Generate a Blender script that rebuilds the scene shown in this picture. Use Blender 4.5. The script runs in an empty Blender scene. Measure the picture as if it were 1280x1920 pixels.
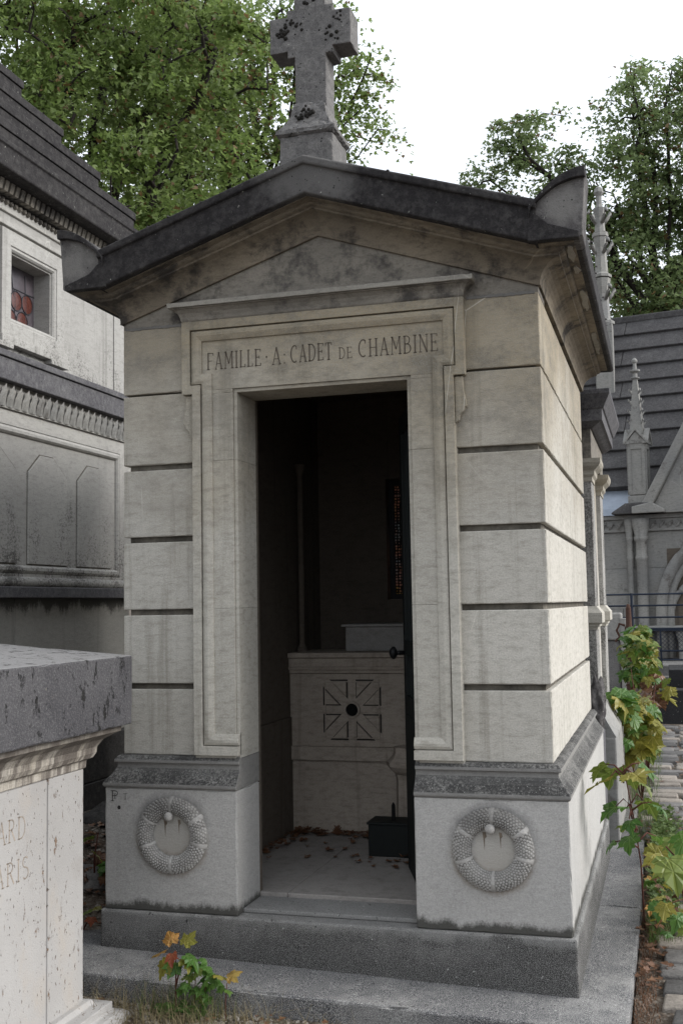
import bpy, bmesh, math, random
import numpy as np
from mathutils import Vector, Matrix
random.seed(7); rng = np.random.default_rng(7)
sc = bpy.context.scene
COL = sc.collection

# ------------------------------------------------------------------ camera
CAM = (1.2981, -4.2177, 1.2017)
YAW, PITCH, ROLL = -0.281794, 0.083749, -0.017503
f = Vector((math.sin(YAW)*math.cos(PITCH), math.cos(YAW)*math.cos(PITCH), math.sin(PITCH)))
r = Vector((math.cos(YAW), -math.sin(YAW), 0)); u = r.cross(f)
c_, s_ = math.cos(ROLL), math.sin(ROLL)
R_ = c_*r + s_*u; U_ = -s_*r + c_*u
cd = bpy.data.cameras.new('camera'); cam = bpy.data.objects.new('camera', cd); COL.objects.link(cam)
m = Matrix((R_, U_, -f)).transposed().to_4x4(); m.translation = Vector(CAM); cam.matrix_world = m
cd.sensor_fit = 'HORIZONTAL'; cd.sensor_width = 36; cd.lens = 36*2085.49/1280
cd.clip_start = 0.05; cd.clip_end = 1000
sc.camera = cam

# ------------------------------------------------------------------ overcast sky and soft sun
SUN_EL, SUN_AZ = math.radians(30), math.radians(82)    # azimuth from +y towards +x
w = bpy.data.worlds.new('World'); sc.world = w; w.use_nodes = True
nt = w.node_tree; nt.nodes.clear()
out = nt.nodes.new('ShaderNodeOutputWorld'); bg = nt.nodes.new('ShaderNodeBackground')
sky = nt.nodes.new('ShaderNodeTexSky'); sky.sky_type = 'NISHITA'; sky.sun_disc = False
sky.sun_elevation = SUN_EL; sky.sun_rotation = SUN_AZ; sky.dust_density = 6; sky.air_density = 1.0; sky.ozone_density = 1.0
hs = nt.nodes.new('ShaderNodeHueSaturation'); hs.inputs['Saturation'].default_value = 0.22
mx = nt.nodes.new('ShaderNodeMix'); mx.data_type = 'RGBA'; mx.inputs[0].default_value = 0.72
mx.inputs[7].default_value = (9.4, 10.0, 10.9, 1)      # even cloud cover over the clear sky
nt.links.new(sky.outputs[0], hs.inputs['Color']); nt.links.new(hs.outputs[0], mx.inputs[6])
nt.links.new(mx.outputs[2], bg.inputs[0]); bg.inputs[1].default_value = 0.08
nt.links.new(bg.outputs[0], out.inputs[0])
sd = bpy.data.lights.new('sun', 'SUN'); sd.energy = 1.5; sd.angle = math.radians(28); sd.color = (1.0, 0.98, 0.955)
so = bpy.data.objects.new('sun', sd); COL.objects.link(so)
sdir = Vector((math.sin(SUN_AZ)*math.cos(SUN_EL), math.cos(SUN_AZ)*math.cos(SUN_EL), math.sin(SUN_EL)))
so.rotation_euler = sdir.to_track_quat('Z', 'Y').to_euler()
vs = sc.view_settings
vs.view_transform = 'Standard'; vs.look = 'None'; vs.exposure = 1.0; vs.gamma = 1.0; vs.use_curve_mapping = False
sc.cycles.max_bounces = 8

# ------------------------------------------------------------------ materials
class NT:
    def __init__(s, name):
        s.m = bpy.data.materials.new(name); s.m.use_nodes = True; s.t = s.m.node_tree
        s.b = s.t.nodes['Principled BSDF']; s.b.inputs['Roughness'].default_value = 0.85
        s.b.inputs['Specular IOR Level'].default_value = 0.25
        g = s.t.nodes.new('ShaderNodeNewGeometry'); s.pos = g.outputs['Position']; s.nor = g.outputs['Normal']; s.geo = g
    def n(s, typ, **kw):
        nd = s.t.nodes.new(typ)
        for k, v in kw.items():
            if k in nd.inputs.keys(): nd.inputs[k].default_value = v
            else: setattr(nd, k, v)
        return nd
    def l(s, a, b): s.t.links.new(a, b)
    def mapping(s, scale, vec=None):
        mp = s.n('ShaderNodeMapping'); mp.inputs['Scale'].default_value = scale
        s.l(vec or s.pos, mp.inputs['Vector']); return mp.outputs[0]
    def noise(s, scale, detail=6, rough=0.6, stretch=(1, 1, 1), vec=None):
        nd = s.n('ShaderNodeTexNoise'); nd.inputs['Scale'].default_value = scale
        nd.inputs['Detail'].default_value = detail; nd.inputs['Roughness'].default_value = rough
        s.l(s.mapping(stretch, vec), nd.inputs['Vector']); return nd.outputs['Fac']
    def voro(s, scale, stretch=(1, 1, 1), feature='F1', vec=None):
        nd = s.n('ShaderNodeTexVoronoi', feature=feature); nd.inputs['Scale'].default_value = scale
        s.l(s.mapping(stretch, vec), nd.inputs['Vector']); return nd
    def ramp(s, fac, a, b, lo=0.0, hi=1.0):
        nd = s.n('ShaderNodeMapRange'); nd.inputs['From Min'].default_value = a; nd.inputs['From Max'].default_value = b
        nd.inputs['To Min'].default_value = lo; nd.inputs['To Max'].default_value = hi
        s.l(fac, nd.inputs['Value']); return nd.outputs[0]
    def mix(s, fac, a, b, mode='MIX'):
        nd = s.n('ShaderNodeMix', data_type='RGBA', blend_type=mode)
        for v, i in ((fac, 0), (a, 6), (b, 7)):
            if hasattr(v, 'links') or hasattr(v, 'is_linked'): s.l(v, nd.inputs[i])
            elif isinstance(v, tuple): nd.inputs[i].default_value = (*v, 1)
            else: nd.inputs[i].default_value = v
        return nd.outputs[2]
    def math(s, op, a, b=None):
        nd = s.n('ShaderNodeMath', operation=op)
        for v, i in ((a, 0), (b, 1)):
            if v is None: continue
            if hasattr(v, 'is_linked'): s.l(v, nd.inputs[i])
            else: nd.inputs[i].default_value = v
        return nd.outputs[0]
    def sep(s, v=None):
        nd = s.n('ShaderNodeSeparateXYZ'); s.l(v or s.pos, nd.inputs[0]); return nd.outputs
    def bump(s, h, strength=0.3, dist=0.01, prev=None):
        nd = s.n('ShaderNodeBump'); nd.inputs['Strength'].default_value = strength; nd.inputs['Distance'].default_value = dist
        s.l(h, nd.inputs['Height'])
        if prev: s.l(prev, nd.inputs['Normal'])
        s.l(nd.outputs[0], s.b.inputs['Normal']); return nd.outputs[0]
    def col(s, c): s.l(c, s.b.inputs['Base Color'])

def limestone(name, base, warm, dirt, dirt_amt=0.35, streak=0.0, crust=0.0, crust_col=(.05, .048, .046), grain=1.0, foot=None, up_lichen=0.0, halo=False, vary=.30, tan=None, bumpy=1.0, hairs=.5, soil=None, drip=None, capped=None):
    t = NT(name)
    n1 = t.noise(1.6, 4, .55); n2 = t.noise(17, 7, .75, (1, 1, 2.6)); n3 = t.noise(170, 3, .75); n4 = t.noise(6, 9, .8, (1, 1, 6))
    c = t.mix(t.ramp(n1, .35, .68), base, warm)
    if tan:      # warmer, browner beds of stone high on the front
        z = t.sep()[2]; zz = t.math('ADD', z, t.ramp(t.noise(1.3, 4), .3, .7, -.35, .35)); c = t.mix(t.ramp(zz, 1.5, 2.3, 0, 1), c, tan); sm = t.math('ADD', t.math('MULTIPLY', t.noise(3.3, 9, .75, (1, 1, 1.8)), .75), t.math('MULTIPLY', t.noise(38, 5, .8), .25)); c = t.mix(t.math('MULTIPLY', t.ramp(zz, 1.3, 2.2), t.ramp(sm, .47, .60, 0, .65)), c, (.095, .085, .068))
    if vary:
        oi = t.n('ShaderNodeObjectInfo'); c = t.mix(t.ramp(oi.outputs['Random'], 0, 1, 0, vary), c, tuple(x*.62 for x in base))
    c = t.mix(t.ramp(n2, .48, .78, 0, dirt_amt), c, dirt)
    c = t.mix(t.ramp(n4, .56, .72, 0, dirt_amt*.9), c, dirt)
    c = t.mix(t.ramp(n3, .42, .66, 0, .42*grain), c, tuple(x*.5 for x in base))
    c = t.mix(t.ramp(t.noise(420, 2, .5), .56, .7, 0, .22*grain), c, tuple(min(1, x*1.45) for x in base))
    hair = t.voro(3.1, (1, 1, .45), 'DISTANCE_TO_EDGE', None)
    c = t.mix(t.math('MULTIPLY', t.ramp(hair.outputs['Distance'], .0, .005, hairs, 0), t.ramp(t.noise(1.1, 3), .56, .64)), c, tuple(min(1, x*1.5) for x in base))
    if streak:
        st = t.noise(9, 6, .65, (1.5, 1.5, .06)); c = t.mix(t.ramp(st, .55, .68, 0, streak), c, dirt)
    if crust:
        cr = t.noise(4.2, 9, .72); c = t.mix(t.ramp(cr, .60-crust*.25, .66-crust*.12), c, crust_col)
    if up_lichen:
        z = t.sep(t.nor)[2]; up = t.ramp(z, .15, .6)
        sp = t.math('ADD', t.math('MULTIPLY', t.noise(95, 6, .85), .7), t.math('MULTIPLY', t.noise(7, 4, .6), .3)); c = t.mix(t.math('MULTIPLY', up, t.ramp(sp, .40, .53, 0, up_lichen)), c, (.04, .039, .038)); c = t.mix(t.math('MULTIPLY', up, t.ramp(t.noise(210, 2), .66, .70)), c, (.38, .38, .36))
    if foot:      # black moss and lichen rim standing on a ledge, ragged at the top
        z = t.sep()[2]; nn = t.noise(9, 8, .7, (1, 1, .35)); nf = t.noise(130, 4, .8)
        lim = t.math('ADD', t.ramp(nn, .3, .75, foot[0], foot[1]), t.ramp(nf, .3, .7, -.008, .008))
        d = t.math('SUBTRACT', z, lim); c = t.mix(t.ramp(d, -.012, .012, .88, 0), c, (.035, .034, .028))
    if soil:     # speckled soiling, thicker on the lower part of the panel
        z = t.sep()[2]; sp = t.math('ADD', t.math('MULTIPLY', t.noise(75, 6, .85, (1, .8, 1)), .65), t.math('MULTIPLY', t.noise(5, 6, .65, (1, 1, .6)), .35))
        th = t.ramp(z, soil[0], soil[1], .50, .66); c = t.mix(t.ramp(t.math('SUBTRACT', sp, th), -.02, .05, 0, .85), c, (.07, .065, .06))
    if capped:   # soot and lichen collected on the upper arc of the carving
        z = t.sep()[2]; zz = t.math('ADD', z, t.ramp(t.noise(16, 7, .75), .3, .7, -.05, .05)); c = t.mix(t.ramp(zz, capped[0], capped[1], 0, .5), c, (.07, .065, .06))
    if drip:     # black fringe hanging from the ledge above
        z = t.sep()[2]; lim = t.ramp(t.noise(7, 7, .7, (1, 1, .12)), .3, .7, drip-.015, drip-.11); lim = t.math('ADD', lim, t.ramp(t.noise(60, 4, .8), .3, .7, -.02, .02))
        c = t.mix(t.ramp(t.math('SUBTRACT', z, lim), -.012, .03, 0, .9), c, (.05, .047, .042))
    if halo:     # soot ring over, brown wash under each carved wreath
        s3 = t.sep(); x, y, z = s3[0], s3[1], s3[2]
        for cx in (-.632, .650):
            dx = t.math('SUBTRACT', x, cx); dz = t.math('SUBTRACT', z, .298)
            d = t.math('SQRT', t.math('ADD', t.math('MULTIPLY', dx, dx), t.math('MULTIPLY', dz, dz)))
            d = t.math('ADD', d, t.ramp(t.noise(14, 6, .7), .3, .7, -.012, .012))
            c = t.mix(t.math('MULTIPLY', t.ramp(d, .148, .185, .55, 0), t.ramp(dz, .0, .10)), c, (.085, .08, .078))
            c = t.mix(t.math('MULTIPLY', t.ramp(d, .148, .172, .5, 0), t.ramp(dz, .02, -.06)), c, (.20, .15, .10))
            c = t.mix(t.ramp(d, .085, .07, 0, .7), c, (.42, .40, .36))
    t.col(c)
    h = t.math('ADD', t.math('MULTIPLY', n3, .5), t.math('MULTIPLY', n2, .8))
    t.bump(h, .5*bumpy, .007)
    return t.m

def crusted(name, base, light, amt=.4, spots=True, scale=1.0, worn=None, worn_col=(.115, .11, .105)):
    """black weathering crust with paler worn patches and white lichen flecks"""
    t = NT(name)
    a = t.noise(3.2*scale, 8, .68); b = t.noise(26*scale, 6, .75); g = t.noise(190, 3, .7)
    c = t.mix(t.ramp(a, .48, .74, 0, amt), base, light)
    c = t.mix(t.ramp(b, .45, .7, 0, .6), c, light); c = t.mix(t.ramp(t.noise(48*scale, 7, .85), .36, .5, .65, 0), c, tuple(x*.35 for x in base))
    if worn:     # rubbed, paler patches at fixed places (centre, radius)
        for (cx, cy, cz, rad) in worn:
            vd = t.n('ShaderNodeVectorMath', operation='DISTANCE'); t.l(t.pos, vd.inputs[0]); vd.inputs[1].default_value = (cx, cy, cz)
            dd = t.math('ADD', vd.outputs['Value'], t.ramp(t.noise(11, 7, .7), .3, .7, -rad*.45, rad*.45))
            c = t.mix(t.ramp(dd, rad*.35, rad*1.2, .8, 0), c, worn_col)
    c = t.mix(t.ramp(g, .55, .72, 0, .45), c, tuple(min(1, x*2.6) for x in base))
    c = t.mix(t.ramp(g, .28, .42, .5, 0), c, tuple(x*.4 for x in base))
    if spots:
        k = t.math('MULTIPLY', t.ramp(t.noise(75*scale, 3, .6), .68, .71), t.ramp(t.noise(6, 4), .42, .58, 0, .8))
        c = t.mix(k, c, (.42, .42, .38))
        v2 = t.voro(52*scale); k2 = t.math('MULTIPLY', t.ramp(v2.outputs['Distance'], .14, .2, 1, 0), t.ramp(t.noise(12, 3), .5, .62))
        c = t.mix(k2, c, (.012, .012, .012))
    t.col(c)
    t.bump(t.math('ADD', t.math('MULTIPLY', b, .7), t.math('MULTIPLY', g, .5)), .6, .008)
    return t.m

def plain(name, colr, rough=.7, metal=0, var=.25, scale=20, spec=.3):
    t = NT(name); c = t.mix(t.ramp(t.noise(scale, 6, .7), .35, .7, 0, 1), colr, tuple(x*(1-var) for x in colr))
    t.col(c); t.b.inputs['Roughness'].default_value = rough; t.b.inputs['Metallic'].default_value = metal
    t.b.inputs['Specular IOR Level'].default_value = spec
    t.bump(t.noise(scale*6, 4, .7), .25, .004); return t.m

def granite(name, base, light, dark, damp=None, bias=.50):
    t = NT(name); g = t.noise(330, 3, .75); a = t.noise(1.9, 9, .72); b = t.noise(60, 6, .8)
    c = t.mix(t.ramp(a, bias-.06, bias+.06, 0, 1), base, dark)
    if damp:
        zz = t.math('ADD', t.sep()[2], t.ramp(t.noise(3.5, 6, .7), .3, .7, -.035, .035)); c = t.mix(t.ramp(zz, damp[0], damp[1], .85, 0), c, tuple(x*.75 for x in dark))
        c = t.mix(t.ramp(zz, -.035, .0, 0, .5), c, light)
    c = t.mix(t.ramp(g, .515, .575, 0, .72), c, light); c = t.mix(t.ramp(g, .34, .44, .7, 0), c, tuple(x*.35 for x in dark))
    c = t.mix(t.ramp(b, .56, .7, 0, .4), c, light); c = t.mix(t.ramp(t.noise(45, 2, .5), .70, .73, 0, .8), c, (.015, .015, .014)); c = t.mix(t.ramp(t.noise(52, 2, .5, (1, 1.1, 1)), .715, .74, 0, .8), c, (.5, .5, .47))
    t.col(c); t.bump(t.math('ADD', g, b), .6, .006); return t.m

def foliage(name, cols, trans=.35, scale=9, veins=False):
    t = NT(name); n = t.noise(scale, 3, .6); n2 = t.noise(1.3, 3, .6)
    cr = t.n('ShaderNodeValToRGB'); els = cr.color_ramp.elements
    els[0].position = .3; els[0].color = (*cols[0], 1); els[1].position = .7; els[1].color = (*cols[-1], 1)
    for i, cc in enumerate(cols[1:-1]):
        e = els.new(.3+.4*(i+1)/(len(cols)-1)); e.color = (*cc, 1)
    t.l(t.math('ADD', t.math('MULTIPLY', n, .58), t.math('MULTIPLY', n2, .42)), cr.inputs[0])
    if veins:
        tc = t.n('ShaderNodeTexCoord'); s3 = t.sep(tc.outputs['Object']); ang = t.math('ABSOLUTE', t.math('ARCTAN2', s3[0], s3[1]))
        rr = t.math('SQRT', t.math('ADD', t.math('MULTIPLY', s3[0], s3[0]), t.math('MULTIPLY', s3[1], s3[1]))); d = None
        for a in (0, .60, 1.35):
            dd = t.math('MULTIPLY', rr, t.math('ABSOLUTE', t.math('SINE', t.math('SUBTRACT', ang, a)))); d = dd if d is None else t.math('MINIMUM', d, dd)
        nb = t.noise(7, 5, .7, (1, 1, 1), tc.outputs['Object'])
        cc = t.mix(t.ramp(d, .006, .022, .55, 0), cr.outputs[0], tuple(min(1, x*1.7+.04) for x in cols[-1]))
        oi = t.n('ShaderNodeObjectInfo'); cc = t.mix(t.ramp(oi.outputs['Random'], 0, 1, 0, .35), cc, cols[0])
        cc = t.mix(t.ramp(nb, .60, .70, 0, .75), cc, (.14, .075, .03))
        class _O: pass
        cr2 = _O(); cr2.outputs = [cc]; cr = cr2
        t.bump(t.ramp(d, .0, .04), .5, .01)
    t.col(cr.outputs[0]); t.b.inputs['Roughness'].default_value = .45; t.b.inputs['Specular IOR Level'].default_value = .4
    tr = t.n('ShaderNodeBsdfTranslucent'); t.l(cr.outputs[0], tr.inputs[0])
    ms = t.n('ShaderNodeMixShader'); ms.inputs[0].default_value = trans
    t.l(t.b.outputs[0], ms.inputs[1]); t.l(tr.outputs[0], ms.inputs[2])
    t.l(ms.outputs[0], t.t.nodes['Material Output'].inputs[0]); return t.m

def stained(name):
    """pierced coloured glass: small round coloured panes in a black lattice"""
    t = NT(name); v = t.voro(58); v.inputs['Randomness'].default_value = .25
    k = t.ramp(v.outputs['Distance'], .38, .46, 1, 0)
    cl = t.noise(7, 2); cr = t.n('ShaderNodeValToRGB'); e = cr.color_ramp.elements
    e[0].position = .36; e[0].color = (1, .85, .5, 1); e[1].position = .64; e[1].color = (.75, .85, .95, 1)
    x = e.new(.5); x.color = (1, .72, .68, 1)
    t.l(cl, cr.inputs[0]); tp = t.n('ShaderNodeBsdfTransparent'); t.l(cr.outputs[0], tp.inputs[0])
    t.b.inputs['Base Color'].default_value = (.01, .01, .01, 1)
    ms = t.n('ShaderNodeMixShader'); t.l(k, ms.inputs[0]); t.l(t.b.outputs[0], ms.inputs[1]); t.l(tp.outputs[0], ms.inputs[2])
    t.l(ms.outputs[0], t.t.nodes['Material Output'].inputs[0]); return t.m

M = {}
M['wall'] = limestone('limestone_wall', (.55, .525, .47), (.47, .445, .39), (.15, .133, .10), .7, .45, tan=(.30, .25, .17), grain=1.3)
M['plinth'] = limestone('limestone_plinth', (.50, .485, .46), (.43, .42, .40), (.20, .195, .185), .38, .12, foot=(.010, .055), halo=True, grain=1.3)
M['mould'] = limestone('limestone_moulding', (.27, .262, .245), (.21, .205, .195), (.085, .08, .075), .6, 0, up_lichen=1.0)
M['frame'] = limestone('limestone_surround', (.53, .505, .445), (.45, .425, .37), (.14, .125, .095), .7, .35, tan=(.30, .25, .17), grain=1.2)
M['wreath'] = limestone('wreath_carving', (.46, .445, .42), (.38, .365, .345), (.13, .12, .11), .7, capped=(.345, .43), vary=0)
M['wreath_gap'] = limestone('wreath_ground', (.31, .30, .28), (.22, .215, .20), (.08, .075, .07), .7, capped=(.33, .40), vary=0)  # darker copy of the wreath stone, shade between florets put into colour
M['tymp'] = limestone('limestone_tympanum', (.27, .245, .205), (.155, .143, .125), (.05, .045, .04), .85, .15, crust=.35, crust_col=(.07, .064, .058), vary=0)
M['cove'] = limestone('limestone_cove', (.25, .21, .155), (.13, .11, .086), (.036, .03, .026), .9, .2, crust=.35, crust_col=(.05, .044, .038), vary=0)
M['hood'] = limestone('hood_moulding_stone', (.32, .30, .26), (.24, .225, .195), (.085, .077, .066), .7, .1, vary=0)
M['roof'] = crusted('black_crust_stone', (.019, .0172, .0178), (.085, .08, .076), .35, worn=((0, -.19, 2.90, .20), (.12, -.19, 2.87, .12)))
M['horn'] = crusted('worn_crust_stone', (.06, .055, .055), (.22, .21, .20), .8, worn=((1.0, -.18, 2.66, .10), (-1.0, -.18, 2.64, .11)), worn_col=(.19, .182, .17))
M['cross'] = crusted('lichen_cross_stone', (.12, .115, .112), (.25, .24, .225), .7)
M['moss_black'] = plain('black_lichen', (.022, .02, .017), .95, 0, .5, 40)
M['step'] = granite('step_granite', (.135, .13, .125), (.36, .355, .34), (.045, .043, .041), damp=(-.155, -.065))
M['slab'] = granite('slab_granite', (.20, .196, .19), (.52, .51, .49), (.062, .063, .069), bias=.455)
M['mark'] = plain('dark_carving', (.04, .036, .034), .95, 0, .3, 60)
M['ink'] = plain('engraved_shade_dirt', (.12, .10, .078), .95, var=.3)  # letter colour holds the shade of the cuts as well as their dirt
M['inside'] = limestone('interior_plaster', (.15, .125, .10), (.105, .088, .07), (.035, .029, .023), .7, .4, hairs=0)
M['altar'] = limestone('altar_stone', (.47, .41, .345), (.39, .335, .28), (.10, .082, .064), .7, .4, hairs=0)
M['marble'] = limestone('grey_veined_marble', (.36, .345, .325), (.29, .28, .265), (.10, .095, .09), .6, .2, hairs=0)
M['floor'] = limestone('dusty_floor_stone', (.36, .335, .31), (.29, .27, .25), (.11, .10, .09), .7, 0)
M['iron'] = plain('dark_green_iron', (.007, .010, .0095), .6, .0, .3, 30, .25)
M['black'] = plain('black_iron', (.012, .012, .013), .5, .4, .3, 30)
M['void'] = plain('hole_black', (.006, .006, .006), 1)  # near-black colour standing for the darkness inside openings
M['rust'] = plain('rusty_iron', (.075, .038, .026), .9, 0, .5, 40)
M['blueiron'] = plain('blue_black_iron', (.016, .024, .042), .5, .2, .3, 40)
M['glass_pierced'] = stained('pierced_coloured_glass')
M['red_glass'] = plain('oxblood_glass', (.095, .028, .02), .18, 0, .4, 30, .6)
M['grey_glass'] = plain('smoky_leaded_glass', (.10, .085, .095), .25, 0, .4, 12, .6)
M['lead'] = plain('lead_came', (.03, .03, .035), .6, .3)
M['trav_dark'] = None
M['white_wall'] = limestone('pale_limestone', (.41, .40, .375), (.35, .34, .32), (.14, .133, .12), .6, .5, soil=(2.5, 3.1))
M['old_panel'] = limestone('stained_panel_stone', (.50, .485, .45), (.42, .405, .38), (.15, .145, .135), .6, .2, soil=(1.42, 2.15))
M['drip_wall'] = limestone('stained_lower_wall', (.40, .385, .35), (.34, .33, .30), (.16, .15, .135), .4, .3, drip=1.268)
M['groove'] = plain('sooty_joint', (.16, .145, .12), .95, 0, .75, 12)
M['dark_base'] = crusted('damp_base_stone', (.045, .042, .04), (.12, .115, .105), .5, False)
M['string'] = crusted('slate_grey_string_course', (.085, .082, .088), (.20, .197, .195), .5)
M['roofslab'] = crusted('lichen_roof_slab', (.058, .055, .056), (.15, .147, .145), .5, True, 1.0)
M['gothic'] = limestone('gothic_stone', (.33, .32, .295), (.24, .24, .235), (.09, .088, .085), .75, .3, crust=.1, crust_col=(.14, .13, .12))
M['zinc'] = plain('weathered_zinc', (.30, .34, .40), .45, .35, .2, 9, .4)
M['bark'] = plain('bark', (.030, .024, .02), .95, 0, .5, 14)
M['stem'] = plain('reddish_stem', (.10, .035, .025), .8)
M['granite_black'] = granite('polished_black_granite', (.022, .022, .024), (.07, .07, .07), (.014, .014, .015))
M['granite_grey'] = granite('old_grey_tomb', (.15, .145, .14), (.28, .27, .26), (.07, .07, .065))
M['leafA'] = foliage('maple_canopy_leaf', [(.075, .11, .026), (.13, .19, .048), (.20, .265, .085), (.31, .36, .17)], .55, 14)
M['leafB'] = foliage('maple_canopy_leaf_cool', [(.085, .125, .05), (.15, .205, .08), (.20, .26, .11), (.28, .31, .15)], .55, 12)
M['seed'] = foliage('maple_seed_cluster', [(.12, .085, .03), (.17, .105, .045), (.16, .13, .05)], .35)
M['leaf_green'] = foliage('sapling_leaf_green', [(.035, .10, .018), (.07, .16, .025), (.13, .21, .04)], .35, 5, True)
M['leaf_yellow'] = foliage('sapling_leaf_yellow', [(.15, .165, .03), (.24, .225, .04), (.34, .28, .05)], .35, 5, True)
M['leaf_lime'] = foliage('sapling_leaf_lime', [(.08, .135, .02), (.135, .185, .03), (.20, .22, .05)], .35, 5, True)
M['leaf_orange'] = foliage('sapling_leaf_orange', [(.24, .10, .03), (.36, .19, .045), (.33, .25, .06)], .3, 5, True)
M['leaf_red'] = foliage('sapling_leaf_red', [(.22, .045, .03), (.32, .09, .04), (.36, .15, .05)], .3, 5, True)
M['dry'] = foliage('dry_leaf', [(.07, .035, .02), (.13, .06, .03), (.20, .11, .05)], .1, 20)
M['straw'] = plain('dry_grass_straw', (.22, .18, .10), .9, 0, .5, 60)
M['weed'] = foliage('weed_green', [(.05, .09, .02), (.09, .14, .035), (.14, .17, .05)], .3, 30)

def trav():
    t = NT('white_travertine')
    n1 = t.noise(2.2, 5, .6); n3 = t.noise(150, 3, .7)
    c = t.mix(t.ramp(n1, .35, .7), (.37, .36, .35), (.30, .29, .28))
    c = t.mix(t.ramp(t.noise(3.5, 7, .7, (1, 1, .6)), .56, .72, 0, .6), c, (.38, .33, .275))
    c = t.mix(t.ramp(t.noise(5, 7, .7), .60, .74, 0, .6), c, (.26, .24, .22))
    c = t.mix(t.ramp(n3, .4, .7, 0, .25), c, (.36, .34, .31))
    p = t.noise(26, 6, .8, (1, 1, .42)); pit = t.math('MULTIPLY', t.ramp(p, .615, .65), t.ramp(t.noise(4, 4), .38, .55))
    c = t.mix(pit, c, (.20, .13, .085))
    p2 = t.noise(85, 2, .6, (1, 1, .5)); c = t.mix(t.ramp(p2, .68, .72), c, (.14, .11, .09))
    t.col(c); t.bump(t.math('SUBTRACT', t.math('MULTIPLY', n3, .25), t.math('ADD', pit, t.ramp(p2, .66, .72))), .7, .007)
    return t.m
M['trav'] = trav()
def trav_top():
    t = NT('weathered_travertine_top'); a = t.noise(3, 8, .7); g = t.noise(120, 4, .8)
    c = t.mix(t.ramp(a, .4, .7), (.060, .058, .063), (.105, .102, .106))
    c = t.mix(t.ramp(g, .5, .7, 0, .5), c, (.26, .255, .25)); c = t.mix(t.ramp(g, .3, .42, .5, 0), c, (.03, .03, .03))
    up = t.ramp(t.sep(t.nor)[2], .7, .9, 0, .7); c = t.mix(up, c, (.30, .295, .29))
    p = t.noise(24, 6, .8, (1, 1, .5)); pit = t.math('MULTIPLY', t.ramp(p, .575, .61), t.ramp(t.noise(5, 3), .38, .50))
    c = t.mix(pit, c, (.022, .021, .02))
    lp = t.voro(26); c = t.mix(t.math('MULTIPLY', t.ramp(lp.outputs['Distance'], .10, .18, 1, 0), t.ramp(t.noise(8, 3), .56, .64)), c, (.30, .27, .22))
    t.col(c); t.bump(t.math('SUBTRACT', t.math('MULTIPLY', g, .5), pit), .9, .014); return t.m
M['trav_dark'] = trav_top()
def trav_stain():
    t = NT('streaked_travertine_moulding'); g = t.noise(150, 3, .7)
    st = t.noise(9, 6, .7, (1, 1.6, .25)); z = t.sep()[2]; zz = t.math('ADD', z, t.ramp(st, .3, .7, -.06, .06))
    c = t.mix(t.ramp(t.noise(4, 6, .7), .4, .65), (.48, .45, .40), (.36, .32, .26))
    c = t.mix(t.ramp(zz, .66, .74, 0, .75), c, (.16, .145, .125)); c = t.mix(t.ramp(st, .42, .56, 0, .85), c, (.085, .07, .06))
    c = t.mix(t.ramp(g, .4, .7, 0, .3), c, (.2, .18, .16)); t.col(c); t.bump(t.math('ADD', g, st), .6, .008); return t.m
M['trav_stain'] = trav_stain()
def gravel_mat():
    t = NT('dirt_and_gravel'); v = t.voro(48); a = t.noise(2.5, 8, .7)
    c = t.mix(t.ramp(a, .4, .65), (.085, .062, .045), (.17, .14, .11))
    c = t.mix(t.ramp(v.outputs['Distance'], .1, .5, .7, 0), c, (.26, .235, .20))
    c = t.mix(t.ramp(t.noise(60, 5, .8), .5, .7, 0, .8), c, (.05, .035, .025))
    t.col(c); t.bump(t.math('ADD', v.outputs['Distance'], t.noise(80, 5)), .9, .02); return t.m
M['gravel'] = gravel_mat()
M['pebble'] = granite('pebble', (.30, .27, .23), (.46, .44, .40), (.16, .13, .10))
def sett_mat(name, base, dark):
    t = NT(name); a = t.noise(6, 7, .7); b = t.noise(60, 5, .75)
    c = t.mix(t.ramp(a, .42, .62), base, dark); c = t.mix(t.ramp(b, .5, .72, 0, .7), c, tuple(x*.4 for x in dark))
    t.col(c); t.bump(t.math('ADD', a, b), .8, .012); t.b.inputs['Roughness'].default_value = .7; return t.m
M['sett_a'] = sett_mat('pale_sett', (.31, .275, .235), (.21, .185, .16))
M['sett_b'] = sett_mat('grey_sett', (.20, .19, .18), (.11, .105, .10))
M['sett_c'] = sett_mat('dark_sett', (.11, .105, .10), (.06, .057, .055))

# ------------------------------------------------------------------ object helpers
def link(o, parent=None):
    COL.objects.link(o)
    if parent is not None: o.parent = parent
    return o
def mesh(name, vs_, fs, mat, parent=None, smooth=False, bevel=0, kind=None):
    me = bpy.data.meshes.new(name); me.from_pydata([tuple(v) for v in vs_], [], fs); me.update()
    bm = bmesh.new(); bm.from_mesh(me); bmesh.ops.recalc_face_normals(bm, faces=bm.faces); bm.to_mesh(me); bm.free()
    me.materials.append(M[mat] if isinstance(mat, str) else mat)
    if smooth: me.polygons.foreach_set('use_smooth', [True]*len(me.polygons))
    o = link(bpy.data.objects.new(name, me), parent)
    if bevel:
        b = o.modifiers.new('bevel', 'BEVEL'); b.width = bevel; b.segments = 2; b.limit_method = 'ANGLE'; b.angle_limit = .6
    if kind: o['kind'] = kind
    return o
def raw(name, vs_, fs, mat, parent=None, smooth=False):    # without normal recalculation (big leaf meshes)
    me = bpy.data.meshes.new(name); me.from_pydata(vs_, [], fs); me.update()
    for mm in (mat if isinstance(mat, list) else [mat]): me.materials.append(M[mm])
    if smooth: me.polygons.foreach_set('use_smooth', [True]*len(me.polygons))
    return link(bpy.data.objects.new(name, me), parent)
BOXF = [(0, 3, 2, 1), (4, 5, 6, 7), (0, 1, 5, 4), (1, 2, 6, 5), (2, 3, 7, 6), (3, 0, 4, 7)]
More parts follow.
